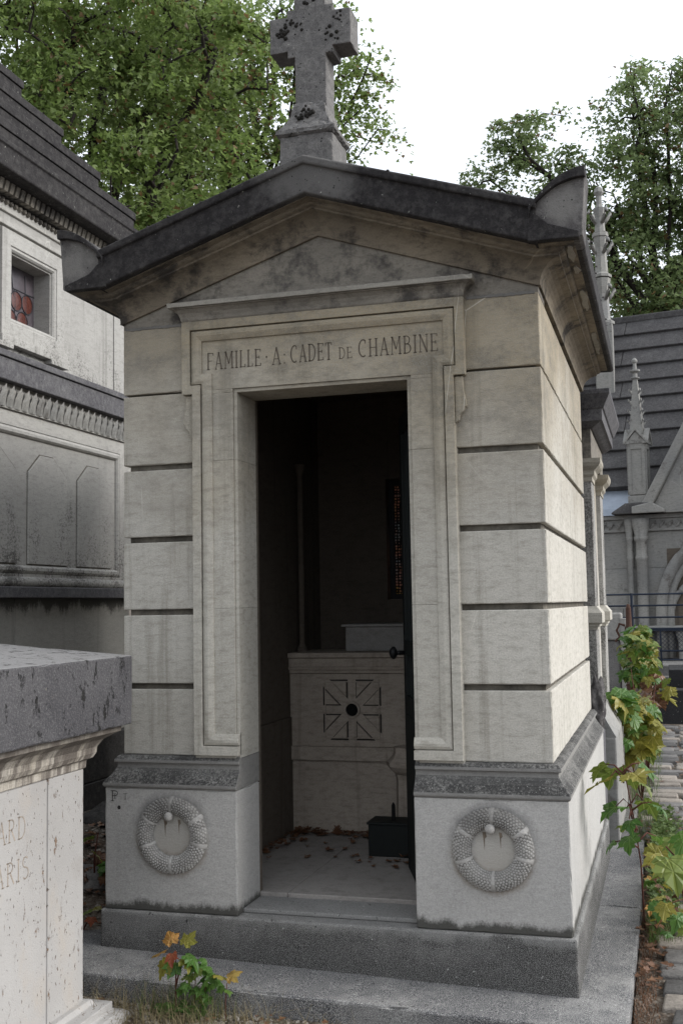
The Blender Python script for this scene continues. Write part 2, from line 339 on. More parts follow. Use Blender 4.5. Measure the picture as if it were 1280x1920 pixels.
class G:
    def __init__(s): s.v = []; s.f = []
    def add(s, v, f): k = len(s.v); s.v += [tuple(x) for x in v]; s.f += [tuple(i+k for i in q) for q in f]; return s
    def box(s, x0, x1, y0, y1, z0, z1):
        return s.add([(x0, y0, z0), (x1, y0, z0), (x1, y1, z0), (x0, y1, z0), (x0, y0, z1), (x1, y0, z1), (x1, y1, z1), (x0, y1, z1)], BOXF)
    def prism(s, poly, a, b, axis='z'):      # poly in the two other axes, extruded a..b
        n = len(poly)
        def P(p, h):
            return (p[0], p[1], h) if axis == 'z' else ((p[0], h, p[1]) if axis == 'y' else (h, p[0], p[1]))
        v = [P(p, a) for p in poly]+[P(p, b) for p in poly]
        return s.add(v, [tuple(range(n))[::-1], tuple(range(n, 2*n))]+[(i, (i+1) % n, n+(i+1) % n, n+i) for i in range(n)])
    def lathe(s, cx, cy, prof, seg=20):      # prof (r,z)
        v = []; n = len(prof)
        for k in range(seg):
            a = 2*math.pi*k/seg
            for (rr, z) in prof: v.append((cx+rr*math.cos(a), cy+rr*math.sin(a), z))
        fs = [(k*n+i, ((k+1) % seg)*n+i, ((k+1) % seg)*n+i+1, k*n+i+1) for k in range(seg) for i in range(n-1)]
        fs.append(tuple(k*n for k in range(seg))[::-1]); fs.append(tuple(k*n+n-1 for k in range(seg)))
        return s.add(v, fs)
    def tube(s, pts, rad, seg=6):
        pts = [Vector(p) for p in pts]; n = len(pts); v = []
        for i, p in enumerate(pts):
            d = (pts[min(i+1, n-1)]-pts[max(i-1, 0)]).normalized(); a = d.orthogonal().normalized(); b = d.cross(a)
            rr = rad[i] if isinstance(rad, (list, tuple)) else rad
            for k in range(seg):
                t = 2*math.pi*k/seg; v.append(p+a*rr*math.cos(t)+b*rr*math.sin(t))
        fs = [(i*seg+k, i*seg+(k+1) % seg, (i+1)*seg+(k+1) % seg, (i+1)*seg+k) for i in range(n-1) for k in range(seg)]
        fs += [tuple(range(seg))[::-1], tuple(range((n-1)*seg, n*seg))]
        return s.add(v, fs)
    def obj(s, name, mat, parent=None, **k): return mesh(name, s.v, s.f, mat, parent, **k)
def box(name, x0, x1, y0, y1, z0, z1, mat, parent=None, bevel=.004, **k): return G().box(x0, x1, y0, y1, z0, z1).obj(name, mat, parent, bevel=bevel, **k)

def sweep2(path, prof, to3, closed=False):
    """mitred sweep: path 2D, profile (offset to the right of travel, height), to3(px,py,h)->xyz"""
    n = len(path); P = [Vector(p) for p in path]; V = []
    for i in range(n):
        if closed or 0 < i < n-1: d0 = (P[i]-P[i-1]).normalized(); d1 = (P[(i+1) % n]-P[i]).normalized()
        elif i == 0: d0 = d1 = (P[1]-P[0]).normalized()
        else: d0 = d1 = (P[i]-P[i-1]).normalized()
        n0 = Vector((d0.y, -d0.x)); n1 = Vector((d1.y, -d1.x)); mt = (n0+n1); mt = mt/ (mt.dot(n0) if abs(mt.dot(n0)) > 1e-6 else 1)
        for (a, h) in prof:
            q = P[i]+mt*a; V.append(to3(q.x, q.y, h))
    k = len(prof); F = []
    for i in range(n if closed else n-1):
        j = (i+1) % n
        for t in range(k-1): F.append((i*k+t, j*k+t, j*k+t+1, i*k+t+1))
    if not closed: F += [tuple(range(k)), tuple(range((n-1)*k, n*k))[::-1]]
    return V, F

def thing(name, label, cat, loc=(0, 0, 0), rz=0, group=None):
    o = bpy.data.objects.new(name, None); o.location = loc; o.rotation_euler = (0, 0, rz); o.empty_display_size = .1
    COL.objects.link(o); o['label'] = label; o['category'] = cat
    if group: o['group'] = group
    return o
def tag(o, label, cat, group=None):
    o['label'] = label; o['category'] = cat
    if group: o['group'] = group
    return o
def struct(o): o['kind'] = 'structure'; return o
def stuff(o, label=None, cat=None):
    o['kind'] = 'stuff'
    if label: o['label'] = label; o['category'] = cat
    return o

# ------------------------------------------------------------------ lettering: thick/thin strokes with serifs
def arc(cx, cy, rx, ry, a0, a1, n=8): return [(cx+rx*math.cos(math.radians(a0+(a1-a0)*i/n)), cy+ry*math.sin(math.radians(a0+(a1-a0)*i/n))) for i in range(n+1)]
K, T = .085, .045
GL = {
 'F': (.42, [([(.08, 0), (.08, 1)], K), ([(.08, .97), (.42, .97)], T), ([(.08, .52), (.32, .52)], T), ([(0, .02), (.18, .02)], T), ([(.42, .98), (.42, .84)], T)]),
 'A': (.50, [([(.05, 0), (.25, 1)], T), ([(.25, 1), (.45, 0)], K), ([(.12, .33), (.38, .33)], T), ([(0, .02), (.13, .02)], T), ([(.36, .02), (.54, .02)], T)]),
 'M': (.62, [([(.08, 0), (.10, 1)], T), ([(.10, 1), (.32, .3)], K), ([(.32, .3), (.52, 1)], T), ([(.52, 1), (.55, 0)], K), ([(.01, .02), (.16, .02)], T), ([(.46, .02), (.64, .02)], T), ([(.02, .98), (.12, .98)], T), ([(.52, .98), (.6, .98)], T)]),
 'I': (.18, [([(.09, 0), (.09, 1)], K), ([(0, .02), (.18, .02)], T), ([(0, .98), (.18, .98)], T)]),
 'L': (.38, [([(.08, 0), (.08, 1)], K), ([(0, .98), (.17, .98)], T), ([(0, .03), (.36, .03)], T), ([(.36, .02), (.36, .17)], T)]),
 'E': (.42, [([(.08, 0), (.08, 1)], K), ([(0, .97), (.38, .97)], T), ([(0, .03), (.40, .03)], T), ([(.08, .52), (.30, .52)], T), ([(.38, .98), (.38, .84)], T), ([(.40, .02), (.40, .17)], T), ([(.30, .6), (.30, .44)], T)]),
 'C': (.50, [(arc(.30, .5, .25, .48, 60, 300, 14), .07), ([(.43, .92), (.43, .76)], T), ]),
 'D': (.50, [([(.08, 0), (.08, 1)], K), ([(0, .98), (.2, .98)]+arc(.2, .5, .26, .48, 90, -90, 12)+[(0, .02)], .06)]),
 'T': (.44, [([(.22, 0), (.22, 1)], K), ([(.02, .97), (.42, .97)], T), ([(.02, .98), (.02, .84)], T), ([(.42, .98), (.42, .84)], T), ([(.13, .02), (.31, .02)], T)]),
 'H': (.54, [([(.09, 0), (.09, 1)], K), ([(.45, 0), (.45, 1)], K), ([(.09, .5), (.45, .5)], T), ([(0, .02), (.18, .02)], T), ([(0, .98), (.18, .98)], T), ([(.36, .02), (.54, .02)], T), ([(.36, .98), (.54, .98)], T)]),
 'B': (.46, [([(.08, 0), (.08, 1)], K), ([(0, .98), (.2, .98)]+arc(.2, .76, .16, .22, 90, -90, 8)+[(.08, .54)], .055), ([(.2, .54)]+arc(.2, .28, .22, .26, 90, -90, 8)+[(0, .02)], .055)]),
 'N': (.54, [([(.08, 0), (.08, 1)], T), ([(.08, 1), (.46, 0)], K), ([(.46, 0), (.46, 1)], T), ([(0, .02), (.16, .02)], T), ([(0, .98), (.12, .98)], T), ([(.38, .98), (.54, .98)], T)]),
 'P': (.42, [([(.09, 0), (.09, 1)], K), ([(0, .98), (.2, .98)]+arc(.2, .74, .19, .24, 90, -90, 8)+[(.09, .5)], .06), ([(0, .02), (.2, .02)], T)]),
 'R': (.48, [([(.09, 0), (.09, 1)], K), ([(0, .98), (.2, .98)]+arc(.2, .76, .17, .22, 90, -90, 8)+[(.09, .54)], .06), ([(.22, .54), (.44, .02)], K), ([(0, .02), (.18, .02)], T)]),
 'S': (.40, [(arc(.2, .75, .16, .23, 40, 270, 9)+arc(.2, .27, .17, .25, 90, -140, 9), .065)]),
 '·': (.14, [([(.07, .44), (.07, .54)], .09)]),
 ':': (.14, [([(.07, .5), (.07, .58)], .08), ([(.07, .02), (.07, .10)], .08)]),
 ' ': (.2, []),
}
def write(g, text, x0, x1, z, h, to3, depth=.0012):
    gap = .13; W = sum(GL[c][0] for c in text)+gap*(len(text)-1); s = (x1-x0)/W; x = x0
    for c in text:
        for pts, th in GL[c][1]:
            for (ax, ay), (bx, by) in zip(pts[:-1], pts[1:]):
                a = Vector((x+ax*s, z+ay*h)); b = Vector((x+bx*s, z+by*h)); d = (b-a)
                if d.length < 1e-6: continue
                d.normalize(); n = Vector((-d.y, d.x))*th*h*.5; a = a-d*h*.008; b = b+d*h*.008
                q = [a+n, b+n, b-n, a-n]
                g.add([to3(p.x, p.y, 0) for p in q]+[to3(p.x, p.y, depth) for p in q], BOXF)
        x += (GL[c][0]+gap)*s
# ================================================================== SETTING: ground
def gh(x, y):
    h = -.262 - .022*x + .006*math.sin(3.1*x+1.3*y)+.005*math.sin(7*x-4*y)
    if x > 1.0: h = -.29
    t = min(1, max(0, (-x-.95)/.7))*min(1, max(0, (y-.15)/1.0)); h += .26*t
    t = min(1, max(0, (y-10.8)/2.2)); h += .5*t
    return h
xs = sorted(set([-120, -60, -30, -15, -8]+[round(-5+.125*i, 3) for i in range(0, 73)]+[5, 7, 10, 16, 30, 60, 120]))
ys = sorted(set([-60, -30, -12, -8, -5, -3]+[round(-2+.125*i, 3) for i in range(0, 49)]+[4.5+.5*i for i in range(20)]+[16, 20, 30, 60, 120, 240]))
gv = [(x, y, gh(x, y)) for y in ys for x in xs]; nx = len(xs)
gf = [(j*nx+i, j*nx+i+1, (j+1)*nx+i+1, (j+1)*nx+i) for j in range(len(ys)-1) for i in range(nx-1)]
ground = raw('ground', gv, gf, 'gravel', smooth=True); struct(ground)

path = G().add([(1.13, -3.5, -.262), (3.6, -3.5, -.262), (3.6, 2.9, -.262), (1.13, 2.9, -.262), (1.04, 2.9, -.262), (1.04, 9.6, -.262), (3.6, 9.6, -.262)],
    [(0, 1, 2, 3), (4, 3, 2, 6, 5)]).obj('path', 'gravel'); struct(path)
# setts: individually laid stones, three tones, worn round edges
def sett_mesh(mat, sx, sy, k):
    bm = bmesh.new(); bmesh.ops.create_cube(bm, size=1)
    for v in bm.verts: v.co = Vector((v.co.x*sx, v.co.y*sy, v.co.z*.07))
    top = [v for v in bm.verts if v.co.z > 0]
    for v in top: v.co.x *= rng.uniform(.86, .97); v.co.y *= rng.uniform(.88, .97); v.co.z += rng.uniform(-.008, .004)
    bmesh.ops.bevel(bm, geom=bm.edges[:], offset=.009, segments=2, affect='EDGES', profile=.5)
    me = bpy.data.meshes.new('sett'); bm.to_mesh(me); bm.free(); me.materials.append(M[mat])
    me.polygons.foreach_set('use_smooth', [True]*len(me.polygons)); return me
SM = [sett_mesh(mt, sx, .170, k) for mt in ('sett_a', 'sett_a', 'sett_b', 'sett_b', 'sett_c') for sx in (.22, .27, .31) for k in range(2)]
yy = -1.0; nrow = 0; nset = 0; extra = G()
while yy < 9.3:
    xx = (1.20 if yy < 3 else 1.08)+rng.uniform(-.02, .06)
    while xx < 3.3:
        me = SM[int(rng.integers(len(SM)))]; sx = me.vertices and max(v.co.x for v in me.vertices)*2
        if xx < 1.95 and yy > -.5 and nset < 296:
            o = link(bpy.data.objects.new('sett', me), path); nset += 1
            o.location = (xx+sx/2, yy+rng.uniform(-.012, .012), -.272+rng.uniform(-.007, .007)); o.rotation_euler = (rng.uniform(-.03, .03), rng.uniform(-.03, .03), rng.uniform(-.05, .05))
        else: extra.box(xx, xx+sx*.94, yy-.072, yy+.072, -.30, -.240+rng.uniform(-.006, .006))
        xx += sx+rng.uniform(.012, .03)
    yy += .183+rng.uniform(-.008, .008)
e_ = extra.obj('sett_paving', 'sett_b', path); stuff(e_)

from mathutils import noise as mn
def roughen(o, cell, amp, freq, bev=.004, flat=1.0):
    """hand-cut stone: subdivide, wear the arrises back and displace a little"""
    bm = bmesh.new(); bm.from_mesh(o.data)
    sharp = [e for e in bm.edges if len(e.link_faces) == 2 and e.calc_face_angle() > .5]
    bmesh.ops.bevel(bm, geom=sharp, offset=bev, segments=2, affect='EDGES', profile=.6)
    bmesh.ops.triangulate(bm, faces=[f_ for f_ in bm.faces if len(f_.verts) > 4])
    for it in range(9):
        long_ = [e for e in bm.edges if e.calc_length() > cell*1.5]
        if not long_ or len(bm.faces) > 30000: break
        bmesh.ops.subdivide_edges(bm, edges=long_, cuts=1, use_grid_fill=True)
    bm.normal_update()
    for v in bm.verts:
        n_ = mn.noise(v.co*freq)*.6+mn.noise(v.co*freq*3.1)*.4; edge = 1+1.5*(max((e.calc_face_angle(0) for e in v.link_edges), default=0) > .3)
        v.co -= v.normal*amp*max(0, n_)*(edge if edge > 1.2 else flat)
    bm.to_mesh(o.data); bm.free(); return o
# ================================================================== CENTRAL MAUSOLEUM
H, Wd = .875, .3566
A = thing('mausoleum', 'small pedimented stone mausoleum with open doorway, two carved wreaths and a cross on its roof', 'mausoleum')
slab = [(-1.22, -.37), (1.12, -.345), (1.13, 1.1), (1.115, 2.72), (-.9, 2.72), (-.93, .22), (-1.22, .04)]
zt = lambda x: -.178-.03*x
def slabpart(poly, name='base_slab'): return roughen(slabpart0(poly, name), .04, .012, 16, .010, .1)
def slabpart0(poly, name='base_slab'):
    n = len(poly); v = [(x, y, zt(x)-.13) for x, y in poly]+[(x, y, zt(x)) for x, y in poly]
    return mesh(name, v, [tuple(range(n))[::-1], tuple(range(n, 2*n))]+[(i, (i+1) % n, n+(i+1) % n, n+i) for i in range(n)], 'slab', A)
slabpart([(-1.22, -.37), (1.12, -.345), (1.13, 1.2), (.503, 1.2), (.50, .3), (-.93, .3), (-.93, .22), (-1.22, .04)])
slabpart([(.503, 1.204), (1.13, 1.204), (1.115, 2.72), (.503, 2.72)])
slabpart([(-.93, .304), (.50, .304), (.50, 2.72), (-.9, 2.72)])
def step_piece(x0, x1, y0, y1): return roughen(G().box(x0, x1, y0, y1, -.235, -.004).obj('step', 'step', A), .035, .008, 20, .008, .1)
step_piece(-.945, .945, -.07, .6); step_piece(-.945, .945, .6005, 2.22)

for s in (-1, 1):
    def SP(poly): return [(s*x, y) for x, y in poly]
    roughen(G().prism(SP([(Wd, -.056), (.931, -.056), (.931, .95), (.65, .95), (.65, .2), (Wd, .2)]), -.0035, .478, 'z').obj('plinth_block', 'plinth', A), .03, .006, 24, .006, 0)
    G().prism(SP([(.65, .9505), (.931, .9505), (.931, 2.206), (.65, 2.206)]), -.0035, .478, 'z').obj('plinth_block', 'plinth', A, bevel=.007)
    pr = [(0, .4785), (.058, .4785), (.064, .486), (.064, .497), (.054, .51), (.038, .528), (.027, .545), (.021, .556), (.019, .566), (.019, .5755), (.030, .5765), (.030, .589), (.016, .603), (-.01, .606)]
    pth = [(Wd, 0), (H, 0), (H, 2.15)] if s > 0 else [(-H, 2.15), (-H, 0), (-Wd, 0)]
    v, fq = sweep2(pth, pr, lambda x, y, h: (x, y, h))
    g = G().add(v, fq).box(min(s*Wd, s*(H-.01)), max(s*Wd, s*(H-.01)), .004, .2, .48, .600).box(min(s*.65, s*(H-.01)), max(s*.65, s*(H-.01)), .2, 2.15, .48, .600)
    g.obj('plinth_moulding', 'mould', A, bevel=.0025)
    zz = [.606, .895, 1.198, 1.4995, 1.8015, 2.1035, 2.384]
    for i in range(6):
        top = zz[i+1]-(.024 if i < 4 else (.009 if i == 4 else 0)); b = zz[i]
        roughen(G().prism(SP([(.54, .0), (H, .0), (H, 1.15), (.65, 1.15), (.65, .2), (.54, .2)]), b, top, 'z').obj('stone_block', 'wall', A), .03, .005, 26, .004, 0)
        roughen(G().prism(SP([(.65, 1.1503), (H, 1.1503), (H, 2.15), (.65, 2.15)]), b, top, 'z').obj('stone_block', 'wall', A), .05, .005, 26, .004, 0)
    a, b = sorted((s*.535, s*(H-.022))); a2, b2 = sorted((s*.64, s*(H-.022)))
    G().box(a, b, .022, .19, .6, 2.38).box(a2, b2, .19, 2.13, .6, 2.38).obj('recessed_core', 'groove', A)
    # door jamb stones with their sunk edge strip
    for z0, z1 in ((.600, 1.1975), (1.1982, 1.8008), (1.8015, 2.08)):
        a, b = sorted((s*.372, s*.546)); a2, b2 = sorted((s*Wd, s*.3715))
        G().box(a, b, -.019, .2, z0, z1).box(a2, b2, -.010, .2, z0, z1).obj('jamb_stone', 'frame', A, bevel=.0015)
    # console bracket beside the ear of the surround
    pb = [(.547, 2.075), (.578, 2.075), (.580, 2.02), (.590, 1.975), (.592, 1.962), (.590, 1.957), (.585, 1.955), (.578, 1.94), (.563, 1.925), (.560, 1.905), (.547, 1.895)]
    G().prism([(s*x, z) for x, z in pb], -.024, .002, 'y').obj('bracket', 'frame', A, bevel=.002)
G().box(-.546, .546, -.019, .2, 2.0955, 2.39).box(-.372, .372, -.010, .2, 2.0800, 2.0950).box(-.546, -.3725, -.0185, .2, 2.0803, 2.0953).box(.3725, .546, -.0185, .2, 2.0803, 2.0953).obj('lintel', 'frame', A, bevel=.0012)
fp = [(-Wd, .612), (-.545, .612), (-.545, 2.08), (-.59, 2.08), (-.59, 2.3845), (.59, 2.3845), (.59, 2.08), (.545, 2.08), (.545, .612), (Wd, .612)]
fpr = [(0, .001), (0, .038), (.036, .038), (.036, .016), (.040, .016), (.041, .031), (.052, .036), (.062, .036), (.074, .031), (.084, .0265), (.0845, .008), (.0885, .008), (.0885, .001)]
v, fq = sweep2(fp, fpr, lambda x, z, h: (x, -h, z)); G().add(v, fq).obj('door_surround', 'frame', A, bevel=.0012)
v, fq = sweep2([(-.588, .02), (-.588, -.037), (.588, -.037), (.588, .02)], [(-.02, 2.385), (.0, 2.385), (.004, 2.391), (.006, 2.402), (.013, 2.418), (.026, 2.431), (.036, 2.434), (.036, 2.4376), (-.02, 2.4377)], lambda x, y, h: (x, y, h))
G().add(v, fq).obj('hood_moulding', 'tymp', A, bevel=.001)
v, fq = sweep2([(-.588, .02), (-.588, -.037), (.588, -.037), (.588, .02)], [(-.02, 2.438), (.047, 2.438), (.048, 2.457), (-.02, 2.477)], lambda x, y, h: (x, y, h))
roughen(G().add(v, fq).obj('hood_fillet', 'hood', A), .02, .004, 30, .0015)
for s in (-1, 1):      # ragged old mortar over the top course
    lo, hi = [], []
    for i in range(40):
        x = .60+.262*i/39; lo.append((s*x, 2.3835-.003-.009*max(0, mn.noise(Vector((x*38, s*3, 0)))+.15))); hi.append((s*x, 2.390+.004*mn.noise(Vector((x*50, s*5, 1)))))
    G().prism(lo+hi[::-1], -.0035, .01, 'y').obj('mortar', 'wreath_gap', A)
to = lambda x, z, h: (x, -.0192-h, z)
for wd, xa, xb, zb_, hh in (('FAMILLE', -.484, -.247, 2.180, .071), ('·', -.232, -.214, 2.180, .071), ('A', -.199, -.162, 2.180, .071), (':', -.153, -.139, 2.180, .071),
        ('CADET', -.121, .054, 2.182, .071), ('DE', .083, .138, 2.182, .046), ('CHAMBINE', .163, .484, 2.182, .071)):
    g = G(); write(g, wd, xa, xb, zb_, hh, to, .0006); o = g.obj('inscription', 'ink', A); o['kind'] = 'stuff'

# pediment
SL = .334; zr = lambda x: 2.704-SL*abs(x) if abs(x) < H else 2.704-SL*H
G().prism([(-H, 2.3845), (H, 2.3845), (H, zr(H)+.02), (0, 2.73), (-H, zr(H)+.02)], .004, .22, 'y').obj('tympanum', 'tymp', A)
G().prism([(-H, 2.43), (H, 2.43), (H, 2.52), (0, 2.80), (-H, 2.52)], .2205, 2.148, 'y').obj('gable_fill', 'inside', A)
cp = [(-.03, -.004), (.010, -.004), (.010, .012), (.012, .022), (.018, .038), (.028, .052), (.042, .065), (.060, .075), (.082, .081), (.090, .082), (.090, .090), (.104, .094), (.112, .100), (.112, .108), (.15, .109), (.15, .113), (.1, .13), (-.03, .13)]
st = [('L', 2.27), ('LC', 0), ('l', 0), ('m', 0), ('r', 0), ('RC', 0), ('R', 2.27)]
V = []
for kind, yv in st:
    for o_, h in cp:
        if kind == 'L': V.append((-H-o_, yv, zr(H)+h))
        elif kind == 'LC': V.append((-H-o_, -o_, zr(H)+h))
        elif kind == 'l': V.append((-H, -o_, zr(H)+h))
        elif kind == 'm': V.append((0, -o_, zr(0)+h))
        elif kind == 'r': V.append((H, -o_, zr(H)+h))
        elif kind == 'RC': V.append((H+o_, -o_, zr(H)+h))
        else: V.append((H+o_, yv, zr(H)+h))
k = len(cp); F = [(i*k+t, (i+1)*k+t, (i+1)*k+t+1, i*k+t+1) for i in range(len(st)-1) for t in range(k-1)]+[tuple(range(k)), tuple(range(6*k, 7*k))[::-1]]
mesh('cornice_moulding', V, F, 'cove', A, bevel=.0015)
rp = [(.02, .112), (.178, .112), (.186, .116), (.186, .222), (.190, .226), (.200, .228), (.202, .236), (.202, .256), (.192, .264), (.02, .266)]
V = []
for x in (-.895, 0, .895):
    for o_, h in rp: V.append((x, -o_, 2.704-SL*abs(x)*(1 if h < .2 else .965)+h))
k = len(rp); F = [(i*k+t, (i+1)*k+t, (i+1)*k+(t+1) % k, i*k+(t+1) % k) for i in range(2) for t in range(k)]+[tuple(range(k)), tuple(range(2*k, 3*k))[::-1]]
mesh('raking_cornice', V, F, 'roof', A, bevel=.004)
G().prism([(-.9, 2.53), (0, 2.815), (.9, 2.53), (.9, 2.66), (0, 2.964), (-.9, 2.66)], -.019, 2.33, 'y').obj('roof', 'roof', A)
def bez(p0, p1, p2, n): return [((1-t)**2*p0[0]+2*t*(1-t)*p1[0]+t*t*p2[0], (1-t)**2*p0[1]+2*t*(1-t)*p1[1]+t*t*p2[1]) for t in [i/n for i in range(n+1)]]
top = bez((1.076, 2.782), (.965, 2.775), (.868, 2.650), 8)
low = [(.86, 2.525), (1.045, 2.522), (1.060, 2.530), (1.060, 2.56), (1.072, 2.72), (1.076, 2.745)]
for s in (-1, 1):
    G().prism([(s*x, z) for x, z in low+top], -.182, -.02, 'y').obj('horn', 'horn' , A, bevel=.004)
    gl = [(.86, 2.525), (1.045, 2.522), (1.058, 2.530), (1.056, 2.56), (1.050, 2.665), (1.046, 2.685), (1.00, 2.70), (.95, 2.69), (.86, 2.655)]
    G().prism([(s*x, z) for x, z in gl], -.0195, 1.1, 'y').obj('gutter_stone', 'roof', A, bevel=.006)
    G().prism([(s*x, z) for x, z in gl], 1.103, 2.33, 'y').obj('gutter_stone', 'roof', A, bevel=.006)
    inn = [(1.066, 2.745)]+[(x*1.0+.0-(.0 if i == 0 else .004*i), z-.040) for i, (x, z) in enumerate(top[1:], 1)]
    inn = [(1.076, 2.742)]+[(x-.006*min(i, 3), z-.037) for i, (x, z) in enumerate(top[1:-1], 1)]+[(.868, 2.612)]
    G().prism([(s*x, z) for x, z in top+inn[::-1]], -.204, -.150, 'y').obj('horn_rim', 'roof', A, bevel=.003)
    G().prism([(s*x, z) for x, z in [(.86, 2.524), (1.047, 2.521), (1.048, 2.545), (.935, 2.585), (.90, 2.62), (.86, 2.64)]], -.1885, -.150, 'y').obj('horn_foot', 'roof', A, bevel=.004)
for i, (yy_, ln) in enumerate(((-.10, .20), (.16, .10), (.52, .34), (1.30, .5))):     # pale spalled flakes under the eaves
    pts = [(1.005+.013*math.cos(a)*(1+1.1*mn.noise(Vector((i*3.3+2*math.cos(a), 2*math.sin(a), 0)))), yy_+ln/2+ln/2*math.sin(a)*(1+.5*mn.noise(Vector((math.sin(a)*3, i, 2))))) for a in [k*.2618 for k in range(24)]]
    G().prism(pts, 2.5155, 2.5225, 'z').obj('spalled_patch', 'hood', A)
# lichen cushions on the roof edge
g = G()
for i in range(150):
    x = rng.uniform(-.9, .9); zz_ = 2.704-SL*.965*abs(x)+.262; yy_ = rng.uniform(-.2, .0) ; rr = rng.uniform(.003, .008)
    g.lathe(x, yy_, [(rr, zz_-.002), (rr*.8, zz_+rr*.4), (rr*.2, zz_+rr*.65)], 6)
for i in range(110):
    tt = top[int(rng.integers(1, 8))]; yy_ = rng.uniform(-.2, 2.2); rr = rng.uniform(.003, .007); s = 1 if rng.random() < .75 else -1
    xg, zg = (tt[0], tt[1]) if yy_ < -.03 else (rng.uniform(1.0, 1.055), 2.69)
    g.lathe(s*(xg+rng.uniform(-.01, .01)), yy_, [(rr, zg-.004), (rr*.8, zg+rr*.4), (rr*.2, zg+rr*.65)], 6)
stuff(g.obj('roof_lichen', 'horn', A, smooth=True))

# cross on its pedestal
cr = G()
cr.prism([(-.066, 3.19), (.066, 3.19), (.066, 3.430), (.098, 3.430), (.098, 3.458), (.172, 3.458), (.172, 3.606), (.098, 3.606), (.098, 3.634), (.066, 3.634), (.066, 3.90), (-.066, 3.90), (-.066, 3.634), (-.098, 3.634), (-.098, 3.606), (-.172, 3.606), (-.172, 3.458), (-.098, 3.458), (-.098, 3.430), (-.066, 3.430)], -.075, .045, 'y')
cross = roughen(cr.obj('cross', 'cross', A), .02, .005, 22, .004)
roughen(G().prism([(-.112, 2.90), (.112, 2.90), (.109, 3.068), (-.109, 3.068)], -.150, .06, 'y').obj('cross_pedestal', 'cross', A), .02, .006, 22, .006)
v, fq = sweep2([(-.11, .06), (-.11, -.150), (.11, -.150), (.11, .06)], [(-.10, 3.066), (0, 3.066), (.013, 3.074), (.013, 3.090), (.0, 3.104), (-.016, 3.122), (-.027, 3.145), (-.036, 3.165), (-.040, 3.195), (-.050, 3.222), (-.10, 3.228)], lambda x, y, h: (x, y, h))
roughen(G().add(v, fq).obj('cross_base_moulding', 'cross', A), .008, .012, 40, .001)
g = G()   # lichen cushions on the cross
for cx_, cz_, n_ in ((-.115, 3.54, 26), (-.06, 3.57, 14), (.075, 3.515, 10), (.12, 3.57, 7), (0, 3.68, 16), (0, 3.16, 24)):
    for i in range(n_):
        x = cx_+rng.normal(0, .022); z = cz_+rng.normal(0, .014); rr = rng.uniform(.004, .010); y0 = -.0745 if cz_ > 3.3 else -.128
        v = []; 
        for q, (ra, dy) in enumerate(((1, 0), (.8, .5), (.25, .8))):
            for kk in range(6): v.append((x+rr*ra*math.cos(kk*1.047), y0-rr*dy, z+rr*ra*math.sin(kk*1.047)))
        g.add(v, [(q*6+kk, q*6+(kk+1) % 6, q*6+6+(kk+1) % 6, q*6+6+kk) for q in range(2) for kk in range(6)]+[tuple(range(12, 18))])
stuff(g.obj('cross_lichen', 'moss_black', A, smooth=True))

